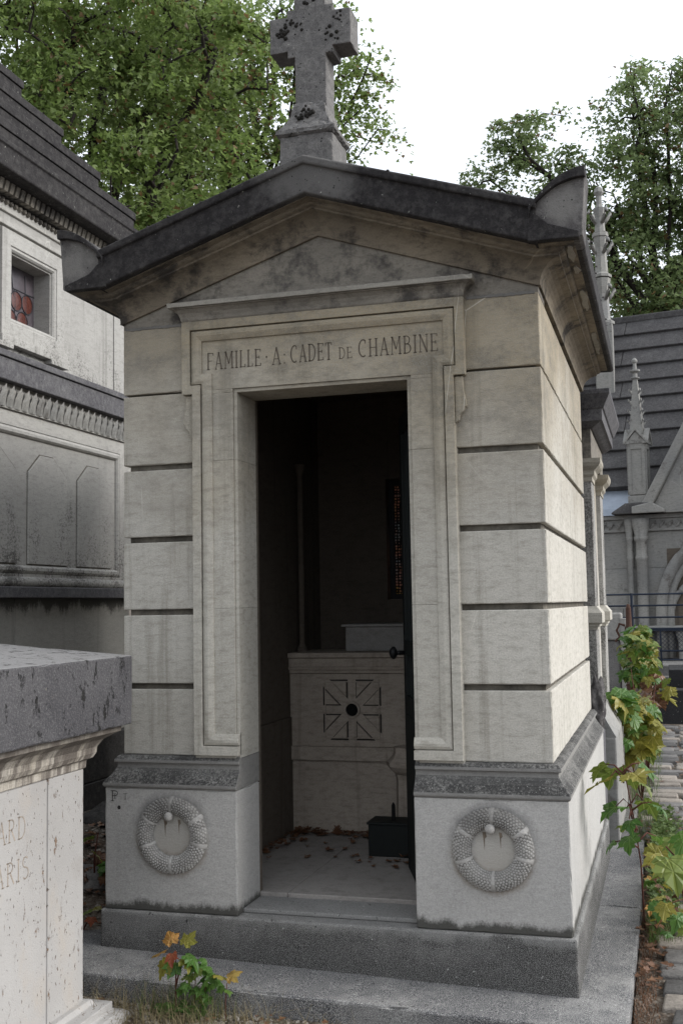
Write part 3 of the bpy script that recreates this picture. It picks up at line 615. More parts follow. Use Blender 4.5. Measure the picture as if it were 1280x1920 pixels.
# carved wreaths
for wx, wz in ((-.632, .298), (.650, .298)):
    RM, rm, y0 = .1160, .0360, -.053
    v = []; NS, NR = 56, 9
    for i in range(NS):
        a = 2*math.pi*i/NS
        bulge = 1+.04*math.cos(8*a)
        for j in range(NR):
            p = math.pi*j/(NR-1); rr = RM-rm*bulge*math.cos(p)
            v.append((wx+rr*math.cos(a), y0-.034*bulge*math.sin(p)+.0, wz+rr*math.sin(a)))
    wr = mesh('wreath', v, [(i*NR+j, ((i+1) % NS)*NR+j, ((i+1) % NS)*NR+j+1, i*NR+j+1) for i in range(NS) for j in range(NR-1)], 'wreath_gap', A, smooth=True)
    g = G()
    for i in range(62):
        a0 = 2*math.pi*i/62
        for j in range(9):
            a = a0+(j % 2)*math.pi/62+rng.normal(0, .006); d8 = abs(((a-math.pi/8) / (math.pi/4)+.5) % 1-.5)*math.pi/4
            dd = min(abs(((a-q+math.pi) % (2*math.pi))-math.pi) for q in (math.pi/2, math.pi/2*.35, math.pi*.83, -math.pi/2, math.pi*1.12, -.25))
            if dd < .075: continue
            p = math.pi*(.16+(.68*j/8)); rc = RM-rm*math.cos(p); c0 = Vector((wx+rc*math.cos(a), y0-.034*math.sin(p), wz+rc*math.sin(a)))
            nn = Vector((-math.cos(p)*math.cos(a), -math.sin(p), -math.cos(p)*math.sin(a))).normalized(); t1 = nn.orthogonal().normalized(); t2 = nn.cross(t1)
            br = .0050*(rc/RM)**.7*rng.uniform(.8, 1.1); vv = []
            for ra, hh in ((1.0, -.001), (.85, .0026), (.5, .0036), (.3, .0018)):
                for kk in range(6): vv.append(c0+t1*br*ra*math.cos(kk*1.047)+t2*br*ra*math.sin(kk*1.047)+nn*hh)
            g.add(vv, [(q*6+kk, q*6+(kk+1) % 6, q*6+6+(kk+1) % 6, q*6+6+kk) for q in range(3) for kk in range(6)]+[tuple(range(18, 24))])
    for q_ in (math.pi/2, math.pi/2*.35, math.pi*.83, -math.pi/2, math.pi*1.12, -.25):      # plain ribbon bands between the floret fields
        bv = []
        for ii in (-2, -1, 0, 1, 2):
            for j in range(9):
                p = math.pi*j/8; rr = RM-(rm+.0025-.0004*ii*ii)*math.cos(p); a = q_+ii*.034
                bv.append((wx+rr*math.cos(a), y0-(.0368-.0005*ii*ii)*math.sin(p), wz+rr*math.sin(a)))
        mesh('ribbon_band', bv, [(i*9+j, (i+1)*9+j, (i+1)*9+j+1, i*9+j+1) for i in range(4) for j in range(8)], 'wreath', wr, smooth=True)
    b = g.obj('wreath_florets', 'wreath', wr, smooth=True); b['kind'] = 'stuff'
    kn = G(); vv = []
    for i in range(9):
        p = math.pi*i/8
        for kk in range(14): vv.append((wx-.006+.0195*math.sin(p)*math.cos(kk*math.pi/7), -.083-.017*math.cos(p), wz+.077+.0195*math.sin(p)*math.sin(kk*math.pi/7)))
    kn.add(vv, [(q*14+kk, q*14+(kk+1) % 14, q*14+14+(kk+1) % 14, q*14+14+kk) for q in range(8) for kk in range(14)]); kn.obj('wreath_knob', 'wreath', wr, smooth=True)
    vv = []
    for kk in range(16): vv.append((wx-.006+.010*math.cos(kk*math.pi/8), -.1005, wz+.079+.010*math.sin(kk*math.pi/8)))
    SM_ = plain('brown_moss_stain', (.22, .18, .14), .95, 0, .5, 60)
    for sx_, ln, wd_ in ((-.030, .042, .008), (.030, .036, .007)):
        px_ = wx+sx_; G().add([(px_-wd_, -.0566, wz+.062), (px_+wd_*.6, -.0566, wz+.060), (px_+wd_*.9, -.0566, wz+.062-ln*.45), (px_+.001, -.0566, wz+.062-ln*.6), (px_-.001, -.0566, wz+.062-ln*1.7), (px_-wd_*.6, -.0566, wz+.062-ln*.6)], [(0, 1, 2, 3, 4, 5)]).obj('brown_stain', SM_, wr)
tp_ = lambda x, z, h: (x, -.0562-h, z); g = G()
write(g, 'P', -.905, -.872, .424, .042, tp_, .0006); write(g, 'I', -.893, -.88, .434, .020, tp_, .0009); g.obj('mason_mark', 'mark', A)['kind'] = 'stuff'
g = G(); write(g, 'T', -.848, -.832, .432, .024, tp_, .0006); g.obj('mason_mark', 'mark', A)['kind'] = 'stuff'; g = G()
vv = [(-.868+.0075*math.cos(i*.7854), -.0566, .399+.0085*math.sin(i*.7854)) for i in range(8)]; g.add(vv, [tuple(range(8))])
g.obj('mason_mark', 'mark', A)

# interior
box('threshold', -Wd, Wd, .003, .2, -.003, .014, 'step', A)
box('floor_slab', -.62, -.241, .201, 1.4, -.003, .030, 'floor', A, .004); box('floor_slab', -.239, .62, .201, 1.4, -.003, .030, 'floor', A, .004)
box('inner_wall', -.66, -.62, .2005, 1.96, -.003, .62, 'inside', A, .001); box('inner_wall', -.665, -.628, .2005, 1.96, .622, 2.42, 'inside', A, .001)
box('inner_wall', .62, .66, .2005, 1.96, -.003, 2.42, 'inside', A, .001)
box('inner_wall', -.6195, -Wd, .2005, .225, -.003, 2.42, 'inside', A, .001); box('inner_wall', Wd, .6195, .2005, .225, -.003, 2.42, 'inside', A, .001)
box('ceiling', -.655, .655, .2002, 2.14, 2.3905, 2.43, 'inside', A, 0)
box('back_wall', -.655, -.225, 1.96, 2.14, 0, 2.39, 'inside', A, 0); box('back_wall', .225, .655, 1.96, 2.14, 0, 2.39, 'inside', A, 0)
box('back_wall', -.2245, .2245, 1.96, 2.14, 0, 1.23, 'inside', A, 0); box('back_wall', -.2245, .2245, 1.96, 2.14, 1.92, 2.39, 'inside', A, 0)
wn = G().box(-.224, .224, 2.03, 2.05, 1.231, 1.262).box(-.224, .224, 2.03, 2.05, 1.888, 1.919).box(-.224, -.196, 2.03, 2.05, 1.262, 1.888).box(.196, .224, 2.03, 2.05, 1.262, 1.888).box(-.01, .01, 2.031, 2.049, 1.262, 1.888).obj('back_window', 'black', A)
G().box(-.196, .196, 2.038, 2.041, 1.262, 1.888).obj('window_pane', 'glass_pierced', wn)
al = box('altar', -.628, .62, 1.405, 1.96, .0, .398, 'altar', A, .003)
box('altar_band', -.628, .62, 1.385, 1.96, .399, .470, 'altar', A, .004)
box('altar_front', -.628, .62, 1.400, 1.96, .471, .846, 'altar', A, .002)
v, fq = sweep2([(-.6275, 1.398), (.6195, 1.398)], [(-.4, .847), (.0, .847), (.008, .85), (.008, .866), (.02, .868), (.022, .88), (.012, .884), (.014, .925), (.028, .932), (.030, .955), (-.4, .957)], lambda x, y, h: (x, y, h))
G().add(v, fq).obj('altar_ledge', 'altar', A)
RX, RZ = -.289, .660; g = G(); rim = G()
for q in range(4):
    ca, sa = [(1, 0), (0, 1), (-1, 0), (0, -1)][q]
    for mir in (-1, 1):
        pl = [(.145, .028*1), (.145, .104), (.075, .034), (.068, .028)]
        pl = [(x, mir*y) for x, y in pl]; pl = [(RX+x*ca-y*sa, RZ+x*sa+y*ca) for x, y in pl]
        g.prism(pl, 1.386, 1.3995, 'y')
        cxp = sum(p[0] for p in pl)/4; czp = sum(p[1] for p in pl)/4; rim.prism([(cxp+(p[0]-cxp)*1.3, czp+(p[1]-czp)*1.3) for p in pl], 1.3978, 1.3998, 'y')
for a, b, c, d in ((-.148, .148, .142, .148), (-.148, .148, -.148, -.142), (-.148, -.142, -.142, .142), (.142, .148, -.142, .142)): g.box(RX+a, RX+b, 1.3935, 1.3998, RZ+c, RZ+d)
ros = g.obj('rosette', 'altar', A, bevel=.0015); rim.obj('rosette_shade_dirt', 'mark', ros)['kind'] = 'stuff'  # dark backing plates paint the shaded, dirty gap round each wedge
vv = []; NS = 24
for rr, yv in ((.044, 1.3998), (.044, 1.390), (.033, 1.388), (.032, 1.3985)):
    for kk in range(NS): vv.append((RX+rr*math.cos(kk*2*math.pi/NS), yv, RZ+rr*math.sin(kk*2*math.pi/NS)))
mesh('rosette_ring', vv, [(q*NS+kk, q*NS+(kk+1) % NS, (q+1)*NS+(kk+1) % NS, (q+1)*NS+kk) for q in range(3) for kk in range(NS)], 'altar', ros)
mesh('rosette_hole', [(RX+.032*math.cos(kk*2*math.pi/NS), 1.3985, RZ+.032*math.sin(kk*2*math.pi/NS)) for kk in range(NS)], [tuple(range(NS))], 'void', ros)  # flat disc, the shade of the hole is in its colour
G().lathe(-.590, 1.50, [(.03, .957), (.03, .975), (.02, .985), (.016, 1.0), (.016, 1.9), (.024, 1.93), (.03, 1.97)], 16).obj('colonnette', 'inside', A)
# open iron door swung inward
p0, p1 = Vector((.345, .215)), Vector((.170, .72)); dr = (p1-p0).normalized(); nn = Vector((dr.y, -dr.x))
def dpt(t, o_, z): q = p0+dr*t+nn*o_; return (q.x, q.y, z)
def dbox(g, t0, t1, o0, o1, z0, z1): return g.add([dpt(t0, o0, z0), dpt(t1, o0, z0), dpt(t1, o1, z0), dpt(t0, o1, z0), dpt(t0, o0, z1), dpt(t1, o0, z1), dpt(t1, o1, z1), dpt(t0, o1, z1)], BOXF)
L_ = (p1-p0).length; g = G()
dbox(g, 0, .07, -.02, .02, .036, 2.05); dbox(g, L_-.07, L_, -.02, .02, .036, 2.05); dbox(g, .07, L_-.07, -.0198, .0198, .036, .80); dbox(g, .07, L_-.07, -.0198, .0198, 1.97, 2.049); dbox(g, .07, L_-.07, -.0198, .0198, .98, 1.04)
for t in (.14, .21, .28, .35, .42): dbox(g, t, t+.012, -.012, .012, .80, 1.97)
dbox(g, .09, L_-.09, -.026, -.019, .12, .72)
door = g.obj('door', 'iron', A, bevel=.002)
g = G(); c0 = Vector(dpt(L_-.035, -.02, .985))
g.tube([c0, c0+Vector((-nn.x*.05, -nn.y*.05, 0))], .010, 8); e0 = c0+Vector((-nn.x*.05, -nn.y*.05, 0))
for i in range(5):
    pass
g.tube([e0+Vector((0, 0, -.028)), e0+Vector((0, 0, -.014)), e0, e0+Vector((0, 0, .014)), e0+Vector((0, 0, .028))], [.006, .016, .02, .016, .006], 10)
g.obj('handle', 'black', door, smooth=True)
gp = G(); dbox(gp, .07, L_-.07, .013, .017, .80, 1.97); gp.obj('door_pane', 'glass_pierced', door)

mb = G().box(-.352, .30, 1.52, 1.80, .958, 1.086).obj('marble_block', 'marble', bevel=.003); tag(mb, 'pale marble block with a thin lid standing on the altar inside the mausoleum', 'marble block')
G().box(-.372, .32, 1.505, 1.815, 1.0865, 1.100).obj('lid', 'marble', mb, bevel=.003)
pf = thing('stone_font', 'small octagonal stone pedestal in the dim doorway between altar and door', 'pedestal', (.07, 1.19, .03))
G().lathe(0, 0, [(.11, 0), (.11, .05), (.085, .065), (.08, .32), (.088, .345)], 8).obj('shaft', 'altar', pf)
G().lathe(0, 0, [(.088, .346), (.11, .362), (.128, .385), (.128, .405), (.118, .412), (.10, .43), (.092, .45), (.092, .475), (.02, .477)], 8).obj('basin', 'altar', pf)
pb = thing('planter_box', 'dark green metal box with an upright spike on the mausoleum floor', 'box', (.03, .99, .0301))
G().box(-.115, .115, -.075, .075, 0, .145).box(-.122, .122, -.082, .082, .145, .157).obj('box_body', 'iron', pb, bevel=.004)
G().tube([(-.01, 0, .157), (-.01, 0, .225), (-.01, 0, .238)], [.010, .009, .002], 8).obj('spike', 'black', pb)
def leafpoly(lobes=5):
    pts = []
    base = [(0, .0), (.12, -.07), (.30, -.13), (.37, -.02), (.50, .03), (.42, .16), (.56, .30), (.55, .40), (.66, .56), (.46, .52), (.38, .58), (.27, .55), (.29, .72), (.17, .78), (.12, .90), (0, 1.06)]
    pts = base+[(-x, y) for x, y in base[-2:0:-1]]
    return pts
LP = leafpoly()
def leafmesh(mat, curl=.18, fold=.12):
    v = []; 
    for x, y in LP:
        x += rng.normal(0, .018); y += rng.normal(0, .018); v.append((x, y, -curl*(y-.3)**2-curl*.9*x*x+fold*abs(x)+rng.normal(0, .03)))
    v.append((0, .42, .0)); n = len(LP); c = n
    fs = [(c, i, (i+1) % n) for i in range(n)]
    me = bpy.data.meshes.new('leaf'); me.from_pydata(v, [], fs); me.materials.append(M[mat]); return me
def litter(name, spots, size, mats, parent=None, curlz=.3):
    v = []; f = []; n = len(LP)
    for (x, y, z) in spots:
        a = rng.uniform(0, 6.28); s = size*rng.uniform(.5, 1.2); tx, ty = rng.uniform(-.5, .5), rng.uniform(-.5, .5); k = len(v)
        for (lx, ly) in LP:
            qx = lx*math.cos(a)-(ly-.4)*math.sin(a); qy = lx*math.sin(a)+(ly-.4)*math.cos(a)
            v.append((x+qx*s, y+qy*s, z+s*(abs(tx*qx+ty*qy)+curlz*(qx*qx+qy*qy))+.002))
        f.append(tuple(range(k, k+n)))
    return raw(name, v, f, mats, parent)
sp = []
for i in range(95):
    x = rng.uniform(-.60, .1); sp.append((x, 1.385-abs(rng.normal(0, .05)), .032+abs(rng.normal(0, .008))))
for i in range(80): sp.append((-.60+abs(rng.normal(0, .05)), rng.uniform(.25, 1.38), .032+abs(rng.normal(0, .01))))
for i in range(35): sp.append((rng.uniform(-.5, .2), rng.uniform(.7, 1.3), .032))
stuff(litter('leaf_litter', sp, .035, 'dry'), 'dry brown leaves drifted along the walls of the mausoleum floor', 'dry leaves')
g = G()
for i in range(60):
    a = rng.uniform(0, 6.28); b = rng.uniform(.1, 1.4); p = Vector((-.36, 1.34, .035)); d = Vector((math.cos(a)*math.cos(b), math.sin(a)*math.cos(b)*.5, math.sin(b)))*rng.uniform(.02, .05)
    g.tube([p+d*.1, p+d*.6+Vector((0, 0, .005)), p+d], [.003, .004, .002], 4)
tag(g.obj('withered_bouquet', 'dry'), 'withered brown flower head lying at the foot of the altar', 'dead flowers')

# ================================================================== FOREGROUND TOMB (left)
B = thing('travertine_tomb', 'white travertine tomb with a dark weathered cap slab, nearest to the camera at left', 'tomb', (-1.15, -1.6, -.33))
def BO(o): o.matrix_parent_inverse = Matrix.Translation((1.15, 1.6, .33)); return o
X0, Y0 = -.600, -.466
capv = []
yb = -3.2
V = []
for y in (Y0, yb):
    V += [(X0, y, .782), (X0, y, 1.031), (-1.16, y, 1.078), (-1.72, y, 1.031), (-1.72, y, .782)]
cs_ = BO(mesh('cap_slab', V, [(0, 1, 2, 3, 4), (9, 8, 7, 6, 5), (0, 5, 6, 1), (1, 6, 7, 2), (2, 7, 8, 3), (3, 8, 9, 4), (4, 9, 5, 0)], 'trav_dark', B))
roughen(cs_, .035, .006, 9, .007)
bx, by = -.728, -.594
v, fq = sweep2([(bx, yb), (bx, by), (-1.59, by), (-1.59, yb)][::-1], [(-.1, .636), (.004, .636), (.006, .64), (.008, .665), (.024, .672), (.034, .69), (.036, .71), (.052, .735), (.08, .752), (.098, .76), (.10, .781), (-.1, .7815)], lambda x, y, h: (x, y, h))
v, fq = sweep2([(-1.59, yb), (-1.59, by), (bx, by), (bx, yb)], [(-a if False else -a, h) for a, h in [(-.1, .636), (.004, .636), (.006, .64), (.008, .665), (.024, .672), (.034, .69), (.036, .71), (.052, .735), (.08, .752), (.098, .76), (.10, .781), (-.1, .7815)]], lambda x, y, h: (x, y, h))
BO(G().add(v, fq).obj('cornice_moulding', 'trav_stain', B, bevel=.002))
BO(G().box(-1.59, bx-.003, yb, -.833, -.2, .6355).obj('body', 'trav', B, bevel=.004))
BO(G().box(-1.588, bx, -.832, by, -.2, .6355).obj('corner_stone', 'trav', B, bevel=.005))
v, fq = sweep2([(-1.59, yb), (-1.59, by), (bx, by), (bx, yb)], [(-a, h) for a, h in [(-.1, -.35), (.125, -.35), (.125, -.255), (.118, -.235), (.10, -.223), (.082, -.22), (.075, -.215), (.075, -.19), (.03, -.185), (.02, -.17), (-.1, -.16)]], lambda x, y, h: (x, y, h))
BO(G().add(v, fq).obj('base_moulding', 'trav', B, bevel=.003))
tt = lambda y, z, h: (bx-.0032+h, y, z); wc = plain('worn_carving', (.36, .31, .26), .95, 0, .5, 70)
for wd, ya, yb_, zb_ in (('ARD', -1.125, -.965, .468), ('PARIS', -1.19, -.945, .335)):
    g = G(); write(g, wd, ya, yb_, zb_, .072, tt, .0006); BO(g.obj('inscription', wc, B))['kind'] = 'stuff'

# ================================================================== TALL MAUSOLEUM (left, behind)
Cc = thing('tall_mausoleum', 'tall grey mausoleum at left with stepped black roof and a small leaded window', 'mausoleum', (-3.2, .4, -.2))
def CO(o): o.matrix_parent_inverse = Matrix.Translation((3.2, -.4, .2)); return o
XW, YE, YB = -2.0, 2.33, -1.6
for y0, y1 in ((YB, -.2), (-.196, 1.15), (1.154, YE+.12)): CO(box('base_stone', -4.4, XW+.03, y0, y1, -.4, .19, 'dark_base', Cc, .006)); 
for y0, y1 in ((YB, .4), (.404, YE-.02)): CO(box('base_stone', -4.4, XW+.025, y0, y1, .194, .455, 'dark_base', Cc, .006))
for y0, y1 in ((YB, -.5), (-.497, .98), (.983, YE-.03)):
    for z0, z1 in ((.456, .86), (.863, 1.268)): CO(box('wall_stone', -4.4, XW-.02, y0, y1, z0, z1, 'drip_wall', Cc, .003))
CO(box('ledge', -4.45, XW+.045, YB, YE+.04, 1.269, 1.330, 'string', Cc, .006))
CO(G().tube([(XW+.0, YB, 1.354), (XW+.0, YE, 1.354)], .030, 10).obj('torus_moulding', 'old_panel', Cc, smooth=True))
CO(box('panel_wall', -4.4, XW-.012, YB, YE-.002, 1.331, 2.27, 'old_panel', Cc, .003))
v, fq = sweep2([(-.9, 1.40), (2.13, 1.40), (2.13, 2.185), (-.9, 2.185)], [(a, h) for a, h in [(-.03, 0), (-.03, .012), (0, .012), (0, .004), (.006, .012), (.018, .02), (.034, .02), (.044, .010), (.046, .0)]], lambda y, z, h: (XW-.0125+h, y, z), True)
v, fq = sweep2([(-.9, 1.40), (-.9, 2.185), (2.13, 2.185), (2.13, 1.40)], [(-.03, 0), (-.03, .012), (0, .012), (0, .004), (.006, .012), (.018, .02), (.034, .02), (.044, .010), (.046, .0)], lambda y, z, h: (XW-.0125+h, y, z), True)
CO(G().add(v, fq).obj('panel_moulding', 'old_panel', Cc))
for y0 in (.02, .553, 1.084, 1.612):
    y1 = min(y0+.412, 2.05); p = [(y0, 1.455), (y1, 1.455), (y1, 1.955), (y0+(y1-y0)*.62, 2.06), (y0+(y1-y0)*.3, 2.06), (y0, 1.955)] if y1 < 2.04 else [(y0, 1.455), (y1, 1.455), (y1, 2.06), (y0+.12, 2.06), (y0, 1.955)]
    CO(G().prism(p, XW-.013, XW-.004, 'x').obj('raised_panel', 'old_panel', Cc, bevel=.002))
    cy_, cz_ = sum(q[0] for q in p)/len(p), sum(q[1] for q in p)/len(p); CO(G().prism([(q[0]+(.006 if q[0] > cy_ else -.006), q[1]+(.006 if q[1] > cz_ else -.006)) for q in p], XW-.013, XW-.0112, 'x').obj('panel_joint', 'groove', Cc))
# carved leaf band
me = None; nl = 0; y = -1.0
bm_v = [(-.034, 0, 0), (-.032, .05, .008), (-.018, .09, .020), (0, .118, .030), (.018, .09, .020), (.032, .05, .008), (.034, 0, 0), (0, 0, .006), (-.014, .05, .022), (0, .082, .030), (.014, .05, .022)]
lv = [(h, a, b) for a, b, h in bm_v]
lme = bpy.data.meshes.new('carved_leaf'); lme.from_pydata(lv, [], [(0, 1, 8, 7), (1, 2, 9, 8), (2, 3, 9), (3, 4, 9), (4, 5, 10, 9), (5, 6, 7, 10), (7, 8, 9, 10)]); lme.materials.append(M['gothic'])
CO(box('leaf_band_ground', -4.42, XW+.002, YB, YE, 2.2705, 2.402, 'old_panel', Cc, .001))
while y < YE-.03:
    o = link(bpy.data.objects.new('carved_leaf', lme), Cc); o.location = (XW+.0025+3.2, y-.4, 2.276+.2); nl += 1; y += .0725
CO(G().box(-4.46, XW+.055, YB, YE+.05, 2.403, 2.520).box(-4.47, XW+.068, YB, YE+.065, 2.5205, 2.556).obj('string_course', 'string', Cc, bevel=.005))
ZU0, ZU1 = 2.557, 3.34; WY0, WY1, WZ0, WZ1 = .93, 1.336, 2.775, 3.128
for a, b, c, d in ((YB, WY0, ZU0, ZU1), (WY1, YE-.02, ZU0, ZU1), (WY0+.0002, WY1-.0002, ZU0, WZ0), (WY0+.0002, WY1-.0002, WZ1, ZU1)):
    CO(box('upper_wall', -4.38, XW-.03, a, b, c, d, 'white_wall', Cc, 0))
v, fq = sweep2([(WY0-.005, WZ0-.005), (WY0-.005, WZ1+.005), (WY1+.005, WZ1+.005), (WY1+.005, WZ0-.005)], [(-.11, 0), (-.11, .028), (-.03, .028), (-.026, .020), (-.014, .022), (-.004, .012), (0, .0), (0, -.02)], lambda y, z, h: (XW-.0305+h, y, z), True)
wf = CO(G().add(v, fq).obj('window_frame', 'white_wall', Cc, bevel=.002))
CO(box('window_sill', XW-.05, XW+.012, .80, 1.47, 2.618, 2.662, 'white_wall', Cc, .003)); CO(box('window_sill_ear', XW-.05, XW+.018, 1.28, 1.47, 2.592, 2.6178, 'white_wall', Cc, .003)); CO(box('window_sill_ear', XW-.05, XW+.018, .66, .90, 2.592, 2.6178, 'white_wall', Cc, .003))
CO(box('frieze_moulding', XW-.06, XW-.008, YB, YE, 3.262, 3.288, 'white_wall', Cc, .004)); CO(box('quoin', XW-.031, XW-.022, 2.10, 2.13, 2.56, 3.26, 'white_wall', Cc, .002))
XG = XW-.135
pn = CO(box('window_pane', XG-.006, XG, WY0, WY1, WZ0, WZ1, 'grey_glass', Cc, 0))
for yy_, zz_ in ((.985, 2.83), (1.10, 2.82), (1.215, 2.83), (.94, 2.945), (1.045, 2.935), (1.155, 2.935), (1.265, 2.94)):
    if True:
        n = 20; cy = yy_+(.0 if zz_ != 2.905 else .0)
        vv = [(XG+.0015, cy+.052*math.cos(i*2*math.pi/n), zz_+.052*math.sin(i*2*math.pi/n)) for i in range(n)]+[(XG+.004, cy+.024*math.cos(i*2*math.pi/n), zz_+.024*math.sin(i*2*math.pi/n)) for i in range(n)]
        o = mesh('glass_roundel', vv, [(i, (i+1) % n, n+(i+1) % n, n+i) for i in range(n)]+[tuple(range(n, 2*n))], 'red_glass', pn)
        gg = G().tube([(XG+.002, cy+.055*math.cos(i*2*math.pi/n), zz_+.055*math.sin(i*2*math.pi/n)) for i in range(n+1)], .0035, 5).obj('lead_ring', 'lead', pn)
gg = G()
for a, b in (((.93, 3.10), (1.0, 3.0)), ((1.10, 3.1), (1.13, 2.95)), ((1.03, 2.95), (.93, 3.0)), ((1.24, 3.1), (1.25, 2.95)), ((.93, 3.0), (1.336, 3.0)), ((1.03, 2.86), (1.03, 2.775)), ((1.14, 3.0), (1.14, 2.775)), ((1.25, 2.95), (1.25, 2.775))):
    gg.tube([(XG+.002, a[0], a[1]), (XG+.002, b[0], b[1])], .003, 5)
gg.obj('lead_bars', 'lead', pn)
CO(box('inner_reveal', XG-.05, XG-.007, WY0, WY1, WZ0, WZ1, 'void', Cc, 0))  # solid near-black block in place of the unlit space behind the pane
# entablature: crumbling frieze, dentils, black cornice, stepped roof
fz = CO(box('frieze', -4.4, XW-.015, YB, YE, 3.341, 3.405, 'old_panel', Cc, .004))
dm = bpy.data.meshes.new('dentil'); dv = [(-.02, -.016, 0), (.035, -.016, 0), (.035, .016, 0), (-.02, .016, 0), (-.02, -.016, .052), (.05, -.016, .052), (.05, .016, .052), (-.02, .016, .052)]
dm.from_pydata(dv, [], BOXF); dm.materials.append(M['tymp']); y = -.6
CO(box('dentil_ground', -4.42, XW+.01, YB, YE+.01, 3.406, 3.462, 'dark_base', Cc, 0))
while y < YE:
    o = link(bpy.data.objects.new('dentil', dm), Cc); o.location = (XW+.015+3.2, y-.4, 3.408+.2); y += .0505
em = bpy.data.meshes.new('egg_moulding_piece'); bm = bmesh.new(); bmesh.ops.create_icosphere(bm, subdivisions=1, radius=.017); bm.to_mesh(em); bm.free(); em.materials.append(M['tymp']); y = -.4
while y < YE:
    o = link(bpy.data.objects.new('egg_moulding_piece', em), Cc); o.location = (XW-.008+3.2, y-.4, 3.388+.2); y += .042
CO(G().prism([(-4.6, 3.463), (XW+.15, 3.463), (XW+.155, 3.47), (XW+.155, 3.572), (XW+.165, 3.58), (XW+.165, 3.605), (XW+.02, 3.64), (-4.6, 3.64)], YB, YE+.04, 'y').obj('cornice', 'roof', Cc, bevel=.004))
for xo, ye, z0, z1 in ((-2.0, 2.335, 3.641, 3.829), (-2.12, 2.075, 3.830, 4.025), (-2.25, 1.835, 4.026, 4.235), (-2.37, 1.57, 4.236, 4.445), (-2.5, 1.3, 4.446, 4.65)):
    gg = G().box(-4.4, xo, YB, ye, z0, z1-.05).box(-4.41, xo+.010, YB, ye+.010, z1-.0495, z1)
    CO(gg.obj('roof_tier', 'roof', Cc, bevel=.004))

# ================================================================== RIGHT NEIGHBOUR
D = thing('neighbour_tomb', 'narrow classical tomb with dark moulded cornice right behind the central mausoleum', 'tomb', (0, 3.2, -.3))
def DO(o): o.matrix_parent_inverse = Matrix.Translation((0, -3.2, .3)); return o
DO(box('body', -.86, .862, 2.63, 3.8, .56, 2.06, 'wall', D, .004))
for s in (-1, 1):
    for y0, y1 in ((2.60, 2.86), (3.55, 3.83)):
        a, b = sorted((s*.70, s*.893)); DO(box('pilaster', a, b, y0, y1, 1.17, 1.925, 'white_wall', D, .005))
        DO(box('pedestal', a, b, y0-.002, y1+.002, .56, 1.03, 'white_wall', D, .005))
        v, fq = sweep2([(a, y1), (a, y0), (b, y0), (b, y1)], [(-.02, 1.03), (.006, 1.03), (.008, 1.045), (.018, 1.05), (.018, 1.06), (.036, 1.072), (.036, 1.13), (.02, 1.15), (.004, 1.17), (-.02, 1.172)], lambda x, y, h: (x, y, h)); DO(G().add(v, fq).obj('pilaster_base', 'frame', D))
        v, fq = sweep2([(a, y1), (a, y0), (b, y0), (b, y1)], [(-.02, 1.92), (.006, 1.92), (.006, 1.945), (.02, 1.96), (.022, 1.985), (.05, 2.01), (.06, 2.03), (.06, 2.055), (-.02, 2.06)], lambda x, y, h: (x, y, h)); DO(G().add(v, fq).obj('pilaster_cap', 'frame', D))
DO(box('architrave', -.90, .90, 2.59, 3.84, 2.061, 2.24, 'tymp', D, .004))
v, fq = sweep2([(-.90, 3.84), (-.90, 2.59), (.90, 2.59), (.90, 3.84)], [(-.1, 2.2405), (.01, 2.2405), (.03, 2.25), (.06, 2.27), (.075, 2.275), (.075, 2.345), (.085, 2.35), (.10, 2.38), (.12, 2.42), (.125, 2.43), (.125, 2.458), (-.1, 2.47)], lambda x, y, h: (x, y, h), False)
DO(G().add(v, fq).obj('cornice', 'string', D, bevel=.003)); DO(box('cornice_core', -.9, .9, 2.6, 3.83, 2.2405, 2.466, 'string', D, 0))
DO(box('plinth', -.985, .985, 2.56, 3.95, -.2, .40, 'gothic', D, .01)); DO(G().prism([(-.985, .401), (.985, .401), (.93, .50), (.90, .559), (-.90, .559), (-.93, .50)], 2.57, 3.93, 'y').obj('plinth_slope', 'gothic', D))
DO(box('footing', -1.05, 1.05, 2.725, 4.0, -.4, -.201, 'granite_grey', D, .01))
# weathered fragment on the ledge between the two tombs
bm = bmesh.new(); bmesh.ops.create_icosphere(bm, subdivisions=4, radius=1)
for v in bm.verts:
    n_ = mn.noise(v.co*1.7)*.35+mn.noise(v.co*4.1)*.18+mn.noise(v.co*9)*.07; v.co *= 1+n_; v.co.x *= .055; v.co.y *= .055; v.co.z *= .155
me = bpy.data.meshes.new('carved_fragment'); bm.to_mesh(me); bm.free(); me.materials.append(M['horn']); me.polygons.foreach_set('use_smooth', [True]*len(me.polygons))
fr = link(bpy.data.objects.new('carved_fragment', me)); fr.location = (.895, 2.36, .60); tag(fr, 'eroded dark and white carved stone fragment wedged behind the mausoleum corner', 'stone fragment')
gg = box('fragment_support', .80, .925, 2.25, 2.53, -.2, .46, 'string', None, .01); tag(gg, 'small upright stone post wedged between the two tombs under the eroded fragment', 'stone post')

